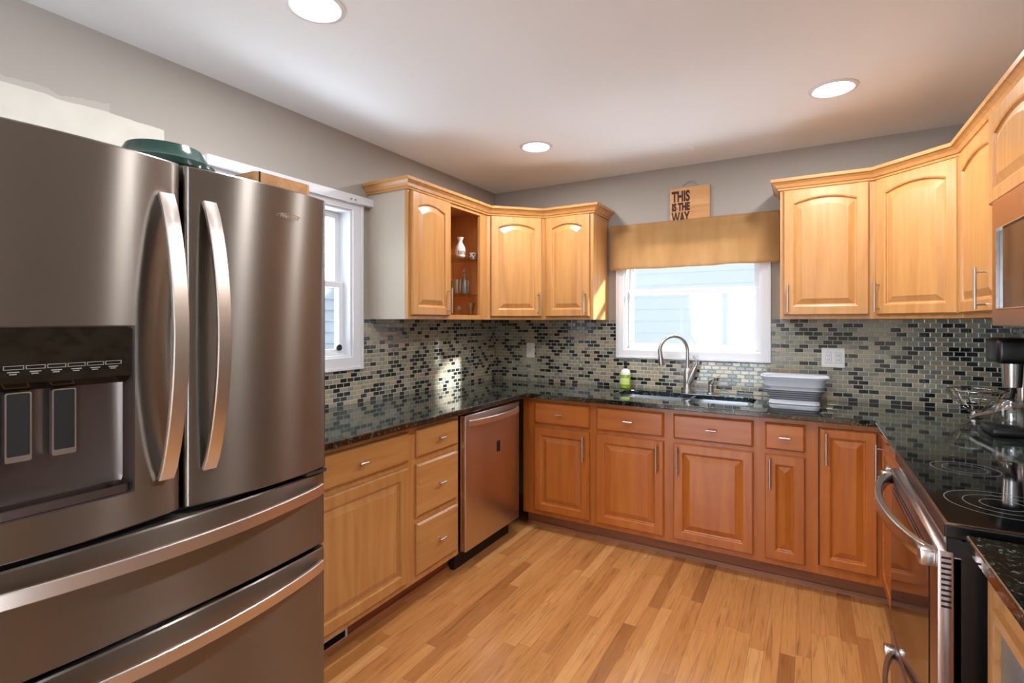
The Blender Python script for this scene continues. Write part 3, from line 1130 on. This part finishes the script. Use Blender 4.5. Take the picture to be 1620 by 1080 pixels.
# right group
x0 = -0.141
cab = thing('wall_cabinet', 'maple wall cabinet with arched door, right of the window valance', 'cabinet', (x0, WY - UD, 0))
MB().box(0, 0.305 - x0, 0.0, UD - .002, UZ0, UZ1).build('body', M['wood'], cab)
add_door(cab, 0.018, 0.418, *DU, pull=0.040, pz=UH, arch=ARC)
URF = 0.602
q0, q1 = Vector((0.305, WY - UD, 0)), Vector((URF, 3.047, 0))
ang = math.atan2(q1.y - q0.y, q1.x - q0.x)
cab = thing('corner_wall_cabinet', 'maple diagonal wall cabinet with arched door in the right corner', 'cabinet', q0, ang)
Rm = Matrix.Rotation(-ang, 4, 'Z')
poly = [loc2(p, q0, Rm) for p in ((0.305, WY - UD), (URF, 3.047), (RX - .002, 3.047), (RX - .002, WY - .002), (0.305, WY - .002))]
L_ = (q1 - q0).length
MB().slab(poly, [], UZ0, UZ1, lambda u, v, q: (u, v, q)).build('body', M['wood'], cab)
add_door(cab, 0.018, L_ - 0.008, *DU, pull=0.040, pz=UH, arch=ARC)
# narrow cabinet on right wall: local x -> world -y
YM = 2.375
cab = thing('wall_cabinet', 'maple wall cabinet with arched door between the right corner and the microwave', 'cabinet', (URF, 3.047, 0), -PI / 2)
MB().box(0, 3.047 - YM, 0.0, RX - URF - .002, UZ0, UZ1).build('body', M['wood'], cab)
add_door(cab, 0.012, 0.56, *DU, pull=0.44, pz=(1.435, 1.595), arch=ARC)
cab = thing('wall_cabinet', 'short maple wall cabinet with arched doors directly above the microwave', 'cabinet', (URF, YM, 0), -PI / 2)
MB().box(0, 0.77, -.012, RX - URF - .002, 1.80, UZ1).build('body', M['wood'], cab)
o = add_door(cab, -0.115, 0.375, 1.806, 2.135, arch=ARC)
o.location.y = -.0215
o = add_door(cab, 0.385, 0.755, 1.806, 2.135, arch=ARC)
o.location.y = -.0135


# crown mouldings (mitred sweep along the cabinet tops)
def crown(path, label, end0=None, end1=None):
    """path of plan points; outward side is to the right of travel"""
    prof = [(0.0, 2.140), (0.010, 2.140), (0.012, 2.150), (0.018, 2.153), (0.026, 2.168), (0.040, 2.182), (0.046, 2.184), (0.048, 2.200), (0.0, 2.200)]
    pts = [Vector(p) for p in path]
    n = len(pts)
    rings = []
    for i, p in enumerate(pts):
        ds = []
        if i > 0:
            ds.append((pts[i] - pts[i - 1]).normalized())
        if i < n - 1:
            ds.append((pts[i + 1] - pts[i]).normalized())
        ns = [Vector((d.y, -d.x)) for d in ds]
        if len(ns) == 1:
            b = ns[0]
        else:
            b = (ns[0] + ns[1])
            b = b / (b.dot(ns[0]))
        rings.append([(p.x + b.x * o_, p.y + b.y * o_, z) for o_, z in prof])
    m = MB()
    m.rings(rings)
    o = m.build('crown_molding', M['wood_h'])
    tag(o, label, 'molding')


crown([(WX + .002, 2.209), (UFL - .0, 2.209), (UFL, 3.047), (-1.653, WY - UD - .0), (-1.277, WY - UD), (-1.277, WY - .002)], 'maple crown molding along the tops of the left wall cabinets')
crown([(-0.141, WY - .002), (-0.141, WY - UD), (0.305, WY - UD), (URF, 3.047), (URF, YM), (URF, 1.60)], 'maple crown molding along the tops of the right wall cabinets')


# things in the open bay
def glass_lathe(name, label, cat, x, y, z, prof, group=None, mat='drink'):
    t = MB().lathe(prof, 0, 0, 20, cap=False).build(name, M[mat], smooth=True, loc=(x, y, z))
    return tag(t, label, cat, group)


sz = 1.825
o = thing('sake_bottle', 'white ceramic flask with flared neck and painted marks on the upper glass shelf', 'bottle', (-2.06, 2.872, sz))
MB().lathe([(0.026, 0), (0.032, 0.01), (0.036, 0.05), (0.030, 0.08), (0.014, 0.105), (0.013, 0.12), (0.024, 0.142), (0.020, 0.142), (0.010, 0.12)]).build('body', M['cream'], o, smooth=True)
m = MB()
for k in range(5):
    a = math.radians(-70 + 22 * k)
    m.box(0.0362 * math.cos(a) - .002, 0.0362 * math.cos(a) + .002, 0.0362 * math.sin(a) - .002, 0.0362 * math.sin(a) + .002, 0.022, 0.050 - 0.004 * (k % 2))
m.build('painted_marks', plain('brown glaze', srgb(96, 52, 40), 0.3), o)
o = thing('sake_cup', 'small white cup with dark blue spots beside the flask', 'cup', (-2.04, 3.0, sz))
MB().lathe([(0.014, 0), (0.018, 0.004), (0.026, 0.03), (0.027, 0.048), (0.025, 0.048), (0.023, 0.03), (0.014, 0.008)]).build('body', M['cream'], o, smooth=True)
m = MB()
for k in range(7):
    a = math.radians(-150 + 32 * k)
    z = 0.016 + 0.018 * (k % 2)
    r = 0.0225 if z < 0.03 else 0.027
    m.tube([(r * math.cos(a) * 0.97, r * math.sin(a) * 0.97, z), ((r + .001) * math.cos(a), (r + .001) * math.sin(a), z)], 0.006, 8)
m.build('spots', plain('dark blue glaze', srgb(30, 34, 52), 0.3), o)
s1 = 1.578
tum = [(0.0, 0.004), (0.026, 0.004), (0.024, 0.0), (0.030, 0.01), (0.034, 0.095), (0.032, 0.095), (0.028, 0.012), (0.0, 0.010)]
GG = 'glassware on the lower glass shelf'
glass_lathe('tumbler', 'clear tumbler at the left front of the lower glass shelf', 'glass', -2.035, 2.80, s1, tum, GG)
glass_lathe('tumbler', 'clear tumbler in the middle of the lower glass shelf, in front of the decanter', 'glass', -2.03, 2.885, s1, tum, GG)
glass_lathe('tumbler', 'clear tumbler at the back left of the lower glass shelf', 'glass', -2.13, 2.85, s1, tum, GG)
dc = thing('glass_decanter', 'tall clear glass decanter with round stopper on the lower glass shelf', 'decanter', (-2.10, 2.975, s1))
MB().lathe([(0.032, 0), (0.036, 0.01), (0.037, 0.09), (0.018, 0.125), (0.014, 0.15), (0.020, 0.162), (0.018, 0.162), (0.012, 0.15), (0.016, 0.125), (0.033, 0.09), (0.032, 0.012)], cap=False).build('body', M['drink'], dc, smooth=True)
MB().lathe([(0.0, 0.160), (0.012, 0.162), (0.020, 0.178), (0.018, 0.192), (0.0, 0.200)], cap=False).build('stopper', M['drink'], dc, smooth=True)
glass_lathe('cocktail_glass', 'clear flared glass standing at the bottom right of the open bay', 'glass', -2.05, 2.985, UZ0 + .019, [(0.0, 0.0), (0.028, 0.0), (0.026, 0.003), (0.006, 0.010), (0.012, 0.022), (0.036, 0.100), (0.034, 0.100), (0.008, 0.022)])
glass_lathe('shot_glass', 'small stemmed glass standing at the bottom left of the open bay', 'glass', -2.05, 2.85, UZ0 + .019, [(0.0, 0.0), (0.024, 0.0), (0.022, 0.003), (0.005, 0.010), (0.005, 0.03), (0.022, 0.05), (0.024, 0.072), (0.022, 0.072), (0.018, 0.05)])

# ------------------------------------------------------------------ valance and sign
va = thing('window_valance', 'tan burlap valance hung over the sink window', 'valance', (-0.70, WY - .045, 1.76))
NX, NZ = 90, 14
m = MB()
grid = []
for j in range(NZ + 1):
    v = j / NZ
    row = []
    for i in range(NX + 1):
        u = i / NX
        x = -0.545 + 1.09 * u
        z = 0.322 * v + 0.002 * math.sin(u * 9 + 1) * (1 - v) - 0.0015 * math.sin(u * 23) * (1 - v)
        d = 0.006 * math.sin(u * 31) + 0.004 * math.sin(u * 57 + 2) + 0.003 * math.sin(u * 13 + v * 3)
        y = -0.008 + d * (1.1 - 0.7 * v) - 0.010 * (1 - v)
        if v > 0.86:
            y -= 0.006 * math.sin((v - .86) / .14 * PI)
        row.append(m.v((x, y, z)))
    grid.append(row)
for j in range(NZ):
    for i in range(NX):
        m.bm.faces.new((grid[j][i], grid[j][i + 1], grid[j + 1][i + 1], grid[j + 1][i]))
# returns to the wall at both ends
for i in (0, NX):
    back = [m.v((grid[j][i].co.x, 0.040, grid[j][i].co.z)) for j in range(NZ + 1)]
    for j in range(NZ):
        m.bm.faces.new((grid[j][i], grid[j + 1][i], back[j + 1], back[j]))
vo = m.build('cloth', M['burlap'], va, smooth=True, angle=80)
md = vo.modifiers.new('thick', 'SOLIDIFY')
md.thickness = 0.0015
MB().tube([(-0.54, 0.004, 0.302), (0.54, 0.004, 0.302)], 0.008).build('rod', M['nickel'], va, smooth=True)
for x in (-0.53, 0.53):
    MB().box(x - .006, x + .006, 0.004, 0.045, 0.292, 0.312).build('bracket', M['nickel'], va)

sg = thing('wooden_sign', 'square wooden sign with burnt lettering, hung above the burlap valance', 'sign', (-0.697, WY - .004, 2.062))
MB().box(-.130, .130, -.018, 0, 0, .245, .002).build('board', M['tan'], sg)
pts = [(-.055 + .11 * k / 12, -.009, .243 + .042 * math.sin(PI * k / 12)) for k in range(13)]
MB().tube(pts, .003, 8).build('hanging_loop', M['nickel'], sg, smooth=True)
for body, z, s in (('THIS', .152, .098), ('IS THE', .090, .070), ('WAY', .006, .100)):
    to = text_mesh(body, s, M['charred'], 'lettering', sg, (-.116, -.0182, z), (PI / 2, 0, 0), 0.0008, 0.0042, 1.0)
    wdt = max(v.co.x for v in to.data.vertices)
    for v in to.data.vertices:
        v.co.x *= 0.118 / wdt

# ------------------------------------------------------------------ ceiling fixtures
CL = [(-1.446, 1.172, 'bright round recessed light above the refrigerator doors, nearest in view'),
      (-1.439, 2.799, 'round recessed ceiling light above the dishwasher corner'),
      (0.098, 2.799, 'round recessed ceiling light in front of the right wall cabinets'),
      (0.115, 1.62, 'round recessed ceiling light over the near floor, mirrored in the steel refrigerator doors')]
first = None
for x, y, lb in CL:
    if first is None:
        first = thing('ceiling_light', lb, 'ceiling light', (x, y, H), 0, 'recessed ceiling lights')
        m = MB()
        m.rings([[(r * math.cos(2 * PI * k / 40), r * math.sin(2 * PI * k / 40), z) for k in range(40)] for r, z in ((.100, 0), (.099, -.004), (.085, -.007), (.078, -.004), (.078, 0))], cap0=False, cap1=False)
        m.build('trim_ring', M['white'], first, smooth=True)
        MB().lathe([(0.078, -.0015), (0.06, -.003), (0, -.004)]).build('lens', M['emit'], first, smooth=True)
    else:
        copy_thing(first, (x, y, H), lb)
    l = bpy.data.lights.new('lamp', 'AREA')
    l.shape = 'DISK'
    l.size = 0.15
    l.energy = 11
    l.color = (0.97, 0.98, 1.0)
    lo = bpy.data.objects.new('recessed_lamp', l)
    C.objects.link(lo)
    lo.location = (x, y, H - .01)
sp = thing('ceiling_cover', 'flat white round blank cover on the ceiling near the window wall', 'cover', (-0.697, 3.304, H))
m = MB().lathe([(0.098, 0), (0.098, -.003), (0.094, -.006), (0.0, -.007)])
m.build('disc', M['ceil'], sp, smooth=True)

# ------------------------------------------------------------------ refrigerator
FX = -1.350
fr = thing('refrigerator', 'large dark stainless french door refrigerator with water dispenser on the left', 'refrigerator', (FX, 0.705, 0))
YH = 0.452
MB().box(-0.87, -0.080, -YH + .004, YH - .004, 0.03, 1.765, .004).build('body', M['fridge_side'], fr)
MB().box(-0.85, -0.090, -YH + .02, YH - .02, 0.0, 0.03).build('base_grille', M['blackm'], fr)
MB().box(-0.085, -0.066, -YH + .012, YH - .012, 0.06, 1.760).build('gaskets', M['gasket'], fr)


def bulge(y, y0, y1, b, rad=0.012):
    """plan outline of a door front"""
    u = (y - y0) / (y1 - y0)
    x = -b * (2 * u - 1) ** 2
    for d in (y - y0, y1 - y):
        if d < rad:
            x -= rad - math.sqrt(max(0, rad * rad - (rad - d) ** 2))
    return x


def curved_panel(y0, y1, z0, z1, b, hole=None, back=-0.066, yb=None):
    """curved front slab, optional rectangular hole (ya,yb,za,zb)"""
    b0, b1 = yb or (y0, y1)
    ys = set([y0, y0 + .001, y0 + .003, y0 + .006, y0 + .012, y1, y1 - .001, y1 - .003, y1 - .006, y1 - .012])
    n = 24
    for k in range(1, n):
        ys.add(y0 + .012 + (y1 - y0 - .024) * k / n)
    zs = [z0, z0 + .004, z1 - .004, z1]
    if hole:
        ys |= {hole[0], hole[1]}
        zs += [hole[2], hole[3]]
    ys = sorted(ys)
    zs = sorted(zs)
    m = MB()
    V = {}
    W = {}
    for i, y in enumerate(ys):
        for j, z in enumerate(zs):
            x = bulge(y, y0, y1, b)
            if j in (0, len(zs) - 1):
                x -= .004
            V[i, j] = m.v((x, y, z))
            W[i, j] = m.v((back, y, z))
    inh = lambda i, j: hole and hole[0] - 1e-6 <= ys[i] and ys[i + 1] <= hole[1] + 1e-6 and hole[2] - 1e-6 <= zs[j] and zs[j + 1] <= hole[3] + 1e-6
    ni, nj = len(ys) - 1, len(zs) - 1
    for i in range(ni):
        for j in range(nj):
            if inh(i, j):
                continue
            m.bm.faces.new((V[i, j], V[i + 1, j], V[i + 1, j + 1], V[i, j + 1]))
            m.bm.faces.new((W[i, j], W[i, j + 1], W[i + 1, j + 1], W[i + 1, j]))
            for (a, b_, i2, j2) in (((i, j), (i + 1, j), i, j - 1), ((i + 1, j), (i + 1, j + 1), i + 1, j), ((i + 1, j + 1), (i, j + 1), i, j + 1), ((i, j + 1), (i, j), i - 1, j)):
                outside = i2 < 0 or j2 < 0 or i2 >= ni or j2 >= nj or inh(i2, j2)
                if outside:
                    m.bm.faces.new((V[a], V[b_], W[b_], W[a]))
    return m


ZD = (0.908, 1.787)
BU = 0.024
hole = (-0.370, -0.116, 0.990, 1.378)
dl = curved_panel(-YH, -.004, *ZD, BU, hole).build('door', M['fridge'], fr, smooth=True, angle=30)
dr = curved_panel(.004, YH, *ZD, BU).build('door', M['fridge'], fr, smooth=True, angle=30)
d1 = curved_panel(-YH, YH, 0.657, 0.893, BU * 1.2).build('drawer', M['fridge'], fr, smooth=True, angle=30)
d2 = curved_panel(-YH, YH, 0.06, 0.645, BU * 1.2).build('drawer', M['fridge'], fr, smooth=True, angle=30)
for o_, y in ((dl, -0.048), (dr, 0.057)):
    pts = []
    for k in range(25):
        u = k / 24
        pts.append((-0.006 + 0.068 * math.sin(PI * u) ** 0.75, y, 1.003 + 0.695 * u))
    MB().bar(pts, (0, 1, 0), 0.036, 0.013).build('handle', M['fridge_handle'], o_, smooth=True)
for o_, z in ((d1, 0.845), (d2, 0.598)):
    pts = []
    for k in range(29):
        u = k / 28
        pts.append((-0.012 + 0.066 * math.sin(PI * u) ** 0.75, -0.425 + 0.85 * u, z))
    MB().bar(pts, (0, 0, 1), 0.034, 0.013).build('handle', M['fridge_handle'], o_, smooth=True)
# dispenser alcove
ya, yb_, za, zb = hole
dp = MB()
xb = -0.064
rs = []
dp.slab(rect(ya, yb_, za, zb), [rrect(ya + .003, yb_ - .003, za + .003, zb - .003, .012)], -.004, -.010, lambda u, v, q: (q, u, v))
rin = lambda ins, x, r: [(x, u, v) for u, v in rrect(ya + ins, yb_ - ins, za + ins, zb - ins, r)]
dp.rings([rin(.003, -.006, .012), rin(.004, -.055, .03), rin(.02, xb, .03)], cap0=False, cap1=True)
do = dp.build('dispenser_alcove', M['recess'], dl, smooth=True, angle=50)
cp = MB()
cp.slab([(-.010, 1.376), (-.012, 1.262), (-.040, 1.245), (-.060, 1.245), (-.060, 1.376)], [], ya + .004, yb_ - .004, lambda u, v, q: (u, q, v))
cpo = cp.build('control_panel', plain('glossy dark display', srgb(34, 26, 18), 0.05, 0.2), dl)
ic = MB()
for k in range(6):
    y = -0.342 + k * 0.034
    z = 1.290
    ic.slab(rect(y, y + .031, z, z + .008), [rect(y + .001, y + .030, z + .001, z + .007)], -.0112, -.0095, lambda u, v, q: (q, u, v))
    ic.box(-.0112, -.0095, y + .006, y + .024, z - .006, z - .004)
    ic.box(-.0112, -.0095, y + .009, y + .020, z - .010, z - .008)
ic.build('key_legends', plain('pale legend print', srgb(150, 150, 146), 0.4), cpo)
for y in (-0.312, -0.237):
    p = MB()
    p.slab(rrect(y - .021, y + .021, 1.100, 1.242, .004), [rrect(y - .018, y + .018, 1.112, 1.239, .003)], -.050, -.036, lambda u, v, q: (q, u, v))
    po = p.build('dispenser_paddle', M['chrome'], dl)
    MB().box(-.052, -.038, y - .0178, y + .0178, 1.112, 1.239).build('paddle_face', M['blackm'], po)
tr = MB()
tr.rings([[(x, y, z) for x, y in rrect(-.060, -.006, ya + .006, yb_ - .006, .02)] for z in (.994, 1.012)] + [[(x, y, z) for x, y in rrect(-.055, -.011, ya + .012, yb_ - .012, .018)] for z in (1.012, 1.000)])
tr.build('drip_tray', M['recess'], dl, smooth=True, angle=40)
tx = text_mesh('Whirlpool', 0.017, M['chrome'], 'maker_badge', dr, (.0012, 0.258, 1.698), (PI / 2, 0, PI / 2 + .067), 0.0006, 0.0, 1.0, 0.25)
pts = [(bulge(0.297 + 0.046 * math.cos(2 * PI * k / 28 + 0.4), .004, YH, BU) + .0008, 0.297 + 0.046 * math.cos(2 * PI * k / 28 + 0.4), 1.702 + 0.010 * math.sin(2 * PI * k / 28 + .4)) for k in range(22)]
MB().tube(pts, 0.0007, 6).build('badge_swoosh', M['chrome'], dr)
MB().box(-0.10, -0.02, YH - .08, YH - .002, 0.8945, 0.905).build('hinge_cover', M['fridge_side'], fr)

# things on top of it
pn = thing('roasting_pan_lid', 'dark green enamel domed pan lying on top of the refrigerator', 'pan', (-1.64, 0.79, 1.7655))
MB().lathe([(0.150, 0.0), (0.165, 0.010), (0.168, 0.060), (0.165, 0.082), (0.150, 0.090), (0.130, 0.112), (0.120, 0.128), (0.06, 0.136), (0.0, 0.138)], sx=0.8, sy=0.80, seg=48).build('shell', M['green'], pn, smooth=True)
MB().lathe([(0.166, 0.058), (0.176, 0.062), (0.176, 0.068), (0.166, 0.070)], sx=0.8, sy=0.80, seg=48, cap=False).build('flange', M['green'], pn, smooth=True)
bx = thing('bamboo_tray', 'tan wooden tray with rounded ends on top of the refrigerator, near the window', 'tray', (-1.52, 1.055, 1.7655))
MB().rings([[(x, y, z) for x, y in rrect(-.07, .07, -.10, .105, .02)] for z in (0.0, 0.078, 0.082)]).build('tray_body', M['tan'], bx, smooth=True)
MB().box(-.071, .071, -.088, -.084, .002, .0825).build('end_slot', M['gasket'], bx)
o = MB().box(-1.54, -1.50, 0.900, 0.928, 1.7655, 1.815, .004).build('small_black_box', M['blackm'])
tag(o, 'little black box peeking out beside the wooden tray on the refrigerator', 'box')

# ------------------------------------------------------------------ range
Y0, Y1 = 1.532, 2.314
rg = thing('range', 'stainless electric range with black glass top and big curved handle on the right', 'stove', (0.30, Y0, 0))
W_ = Y1 - Y0
XB = RX - .008 - 0.30
MB().box(0.0, XB - .02, 0.002, W_ - .002, 0.06, 0.885).build('body', M['black'], rg)
MB().box(-.026, .0, .001, .0055, .846, .889).build('end_cap', M['blackm'], rg)
MB().box(0.03, XB - .02, 0.01, W_ - .01, 0.0, 0.06).build('base_plinth', M['blackm'], rg)
MB().box(-.030, XB - .06, -.001, W_ + .001, 0.889, 0.921, .004).build('cooktop_frame', M['black'], rg)
ct = MB().box(-.022, XB - .07, .006, W_ - .006, 0.9205, 0.9225).build('cooktop_glass', M['glassblack'], rg)
tm = MB()
tm.slab(rect(-.0295, XB - .06, .0, W_), [rect(-.024, XB - .068, .005, W_ - .005)], 0.9200, 0.9240, lambda u, v, q: (u, v, q))
tm.build('cooktop_trim', plain('bronze steel trim', srgb(150, 125, 110), 0.25, 1.0), rg)
for (x, y, r) in ((0.125, 0.225, .115), (0.125, 0.225, .078), (0.125, 0.225, .045), (0.125, 0.60, .085), (0.125, 0.60, .055), (0.38, 0.22, .085), (0.38, 0.59, .105), (0.38, 0.59, .06)):
    ring = [[(x + rr * math.cos(2 * PI * k / 64), y + rr * math.sin(2 * PI * k / 64), z) for k in range(64)] for rr, z in ((r + .0013, 0.9225), (r + .0013, .9228), (r - .0013, .9228), (r - .0013, .9225))]
    MB().rings(ring, cap0=False, cap1=False).build('burner_ring', M['ringgrey'], ct)
# vent panel under the cooktop, then the door
MB().slab([(-.030, .889), (-.030, .880), (-.014, .850), (-.012, .842), (0.0, .842), (0.0, .889)], [], 0.006, W_ - .006, lambda u, v, q: (u, q, v)).build('top_panel', M['chrome'], rg)
dm = MB().box(-.043, -.012, 0.0, W_, 0.300, 0.858, .004, 2)
od = dm.build('oven_door', M['range_steel'], rg, smooth=True)
MB().box(-.0455, -.042, 0.085, W_ - .035, 0.318, 0.790, .001).build('oven_window', M['ovenglass'], od)
vt = MB()
for k in range(10):
    z = 0.842 - k * 0.0125
    vt.box(-.036, -.018, -.0008, 0.002, z - .0025, z + .0025)
vt.build('side_vent_slots', M['gasket'], od)
vt = MB()
for k in range(26):
    y = 0.10 + k * (W_ - .2) / 25
    vt.box(-.0445, -.041, y - .007, y + .007, 0.806, 0.811)
    vt.box(-.0445, -.041, y - .007, y + .007, 0.820, 0.825)
vt.build('front_vent_slots', M['gasket'], od)


def bow(name, z, parent, drop=0.0, dist=0.085, rad=0.019, y0=0.03, y1=None):
    pts = []
    y1 = y1 or W_ - .03
    for k in range(33):
        u = k / 32
        pts.append((-.040 - (dist) * math.sin(PI * u) ** 0.62, y0 + (y1 - y0) * u, z))
    m = MB()
    m.bar(pts, (0, 0, 1), rad * 1.9, rad)
    for y in (y0, y1):
        m.box(-.075, -.040, y - .018, y + .018, z - .020, z + .020, .006)
    return m.build(name, M['chrome'], parent, smooth=True, angle=45)


bow('handle', 0.830, od, dist=0.072, rad=0.020)
dd = MB().box(-.043, -.004, 0.0, W_, 0.075, 0.288, .004, 2).build('warming_drawer', M['range_steel'], rg, smooth=True)
bow('handle', 0.240, dd, dist=0.055, rad=0.014, y0=0.10, y1=W_ - .10)
MB().tube([(-.046, W_ - .012, 0.855), (-.058, W_ - .012, 0.858)], .009, 12).build('hinge_cap', M['chrome'], od, smooth=True)

# near base cabinet with the steel fronted compact appliance
cab = thing('base_cabinet', 'maple base cabinet on the near side of the range, cut by the right picture edge', 'cabinet', (0.335, 1.490, 0), -PI / 2)
c = MB()
c.slab(rect(0, 0.90, 0.10, 0.883), [rect(0.100, 0.86, 0.14, 0.778)], 0.0, 0.02, lambda u, v, q: (u, q, v))
c.build('face_frame', M['wood'], cab)
MB().box(0, 0.018, 0.02, 0.56, 0.10, 0.883).box(0.882, 0.90, 0.02, 0.56, 0.10, 0.883).box(0.018, 0.882, 0.55, 0.56, 0.10, 0.883).box(0.018, 0.882, 0.02, 0.55, 0.10, 0.118).build('body', M['wood'], cab)
MB().box(0, 0.90, 0.07, 0.085, 0, 0.10).build('toe_kick', M['toe'], cab)
MB().slab(rect(0.082, 0.88, 0.122, 0.800), [rect(0.1005, 0.86, 0.14, 0.778)], 0.0, -.012, lambda u, v, q: (u, q, v)).build('opening_trim', M['wood_h'], cab)
ap = thing('compact_cooler', 'grey steel fronted undercounter appliance set in the near right cabinet', 'appliance', (0.335, 1.490, 0), -PI / 2)
MB().box(0.104, 0.856, 0.03, 0.52, 0.142, 0.774).build('case', M['black'], ap)
ad = MB().box(0.103, 0.857, -.004, 0.028, 0.142, 0.775, .005).build('door', plain('light grey steel', srgb(150, 165, 180), 0.3, 0.8), ap, smooth=True)
m = MB().tube([(0.13, -.045, 0.30), (0.13, -.045, 0.62)], .010, 14)
m.tube([(0.13, -.004, 0.33), (0.13, -.045, 0.33)], .007, 10).tube([(0.13, -.004, 0.59), (0.13, -.045, 0.59)], .007, 10)
m.build('handle', M['chrome'], ad, smooth=True)

# ------------------------------------------------------------------ microwave
mw = thing('microwave', 'over-the-range microwave with dark window at the right picture edge', 'microwave', (0.552, YM - .005, 0), -PI / 2)
MB().box(0, 0.755, 0.012, RX - .010 - .552, 1.372, 1.796).build('case', M['black'], mw)
msteel = steel('bronze brushed steel', srgb(178, 140, 118), 0.3)
md_ = MB()
md_.slab(rect(0, 0.60, 1.372, 1.796), [rect(0.045, 0.56, 1.428, 1.700)], 0.011, -.008, lambda u, v, q: (u, q, v))
mdo = md_.build('door', msteel, mw, bev=.003)
MB().box(0.0445, 0.5605, -.001, 0.008, 1.4275, 1.7005).build('door_window', M['ovenglass'], mdo)
MB().slab(rect(0.045, 0.56, 1.428, 1.700), [rect(0.049, 0.556, 1.432, 1.696)], -.0015, -.0095, lambda u, v, q: (u, q, v)).build('window_bezel', M['chrome'], mdo)
MB().box(0.602, 0.755, -.008, 0.011, 1.372, 1.796, .002).build('control_panel', M['glassblack'], mw)
MB().tube([(0.582, -.04, 1.43), (0.582, -.04, 1.74)], .009).build('handle', M['chrome'], mdo, smooth=True)

# ------------------------------------------------------------------ worktop clutter by the right corner
wb_ = thing('wire_fruit_bowl', 'footed chrome wire bowl on the worktop in the right corner', 'bowl', (0.708, 3.36, CT))
m = MB()
circ = lambda r, z, n=40: [(r * math.cos(2 * PI * k / n), r * math.sin(2 * PI * k / n), z) for k in range(n + 1)]
m.tube(circ(.112, .135), .0035, 8, cap=False)
m.tube(circ(.082, .085), .0018, 6, cap=False)
for k in range(14):
    a = 2 * PI * k / 14
    pts = [(r * math.cos(a + t), r * math.sin(a + t), z) for r, z, t in ((.022, .030, 0), (.060, .055, .12), (.086, .088, .22), (.104, .12, .28), (.112, .135, .3))]
    m.tube(pts, .0016, 6)
m.build('wire_basket', M['chrome'], wb_, smooth=True, angle=60)
MB().lathe([(.030, 0), (.032, .004), (.020, .010), (.018, .020), (.024, .028), (.024, .032)]).build('foot', M['chrome'], wb_, smooth=True)

cf = thing('coffee_maker', 'black and steel coffee maker on the worktop beyond the range', 'coffee maker', (0.765, 2.93, CT), -PI / 2)
m = MB()
m.box(-.085, .10, -.115, .115, 0.0, .035, .012)
m.box(-.085, .10, .030, .115, .035, .40, .012)
m.build('housing', M['black'], cf, smooth=True)
MB().box(-.080, .095, -.100, .035, .30, .405, .02, 3).build('brew_head', M['black'], cf, smooth=True)
MB().tube([(-.070, .020, .035), (-.070, .020, .30)], .016, 18).build('steel_column', M['steel'], cf, smooth=True)
MB().tube([(.02, -.035, .20), (.02, -.035, .20 + .001), (.02, -.035, .30)], [.0, .03, .035], 20).build('filter_cone', M['chrome'], cf, smooth=True)
MB().lathe([(.045, .036), (.060, .05), (.062, .11), (.045, .145), (.040, .15), (.043, .145), (.058, .11), (.056, .05), (.0, .04)], .02, -.035, 28, cap=False).build('carafe', M['drink'], cf, smooth=True)
m = MB()
m.bar([(-.115, -.13, .045), (-.105, -.11, .06), (-.03, .0, .115), (.02, .06, .150)], (.8, -.6, 0), .05, .014)
m.build('lever_arm', M['chrome'], cf, smooth=True)
MB().bar([(-.095, -.10, .085), (-.04, -.02, .15), (-.02, .0, .30)], (.8, -.6, 0), .020, .010).build('black_strut', M['blackm'], cf, smooth=True)
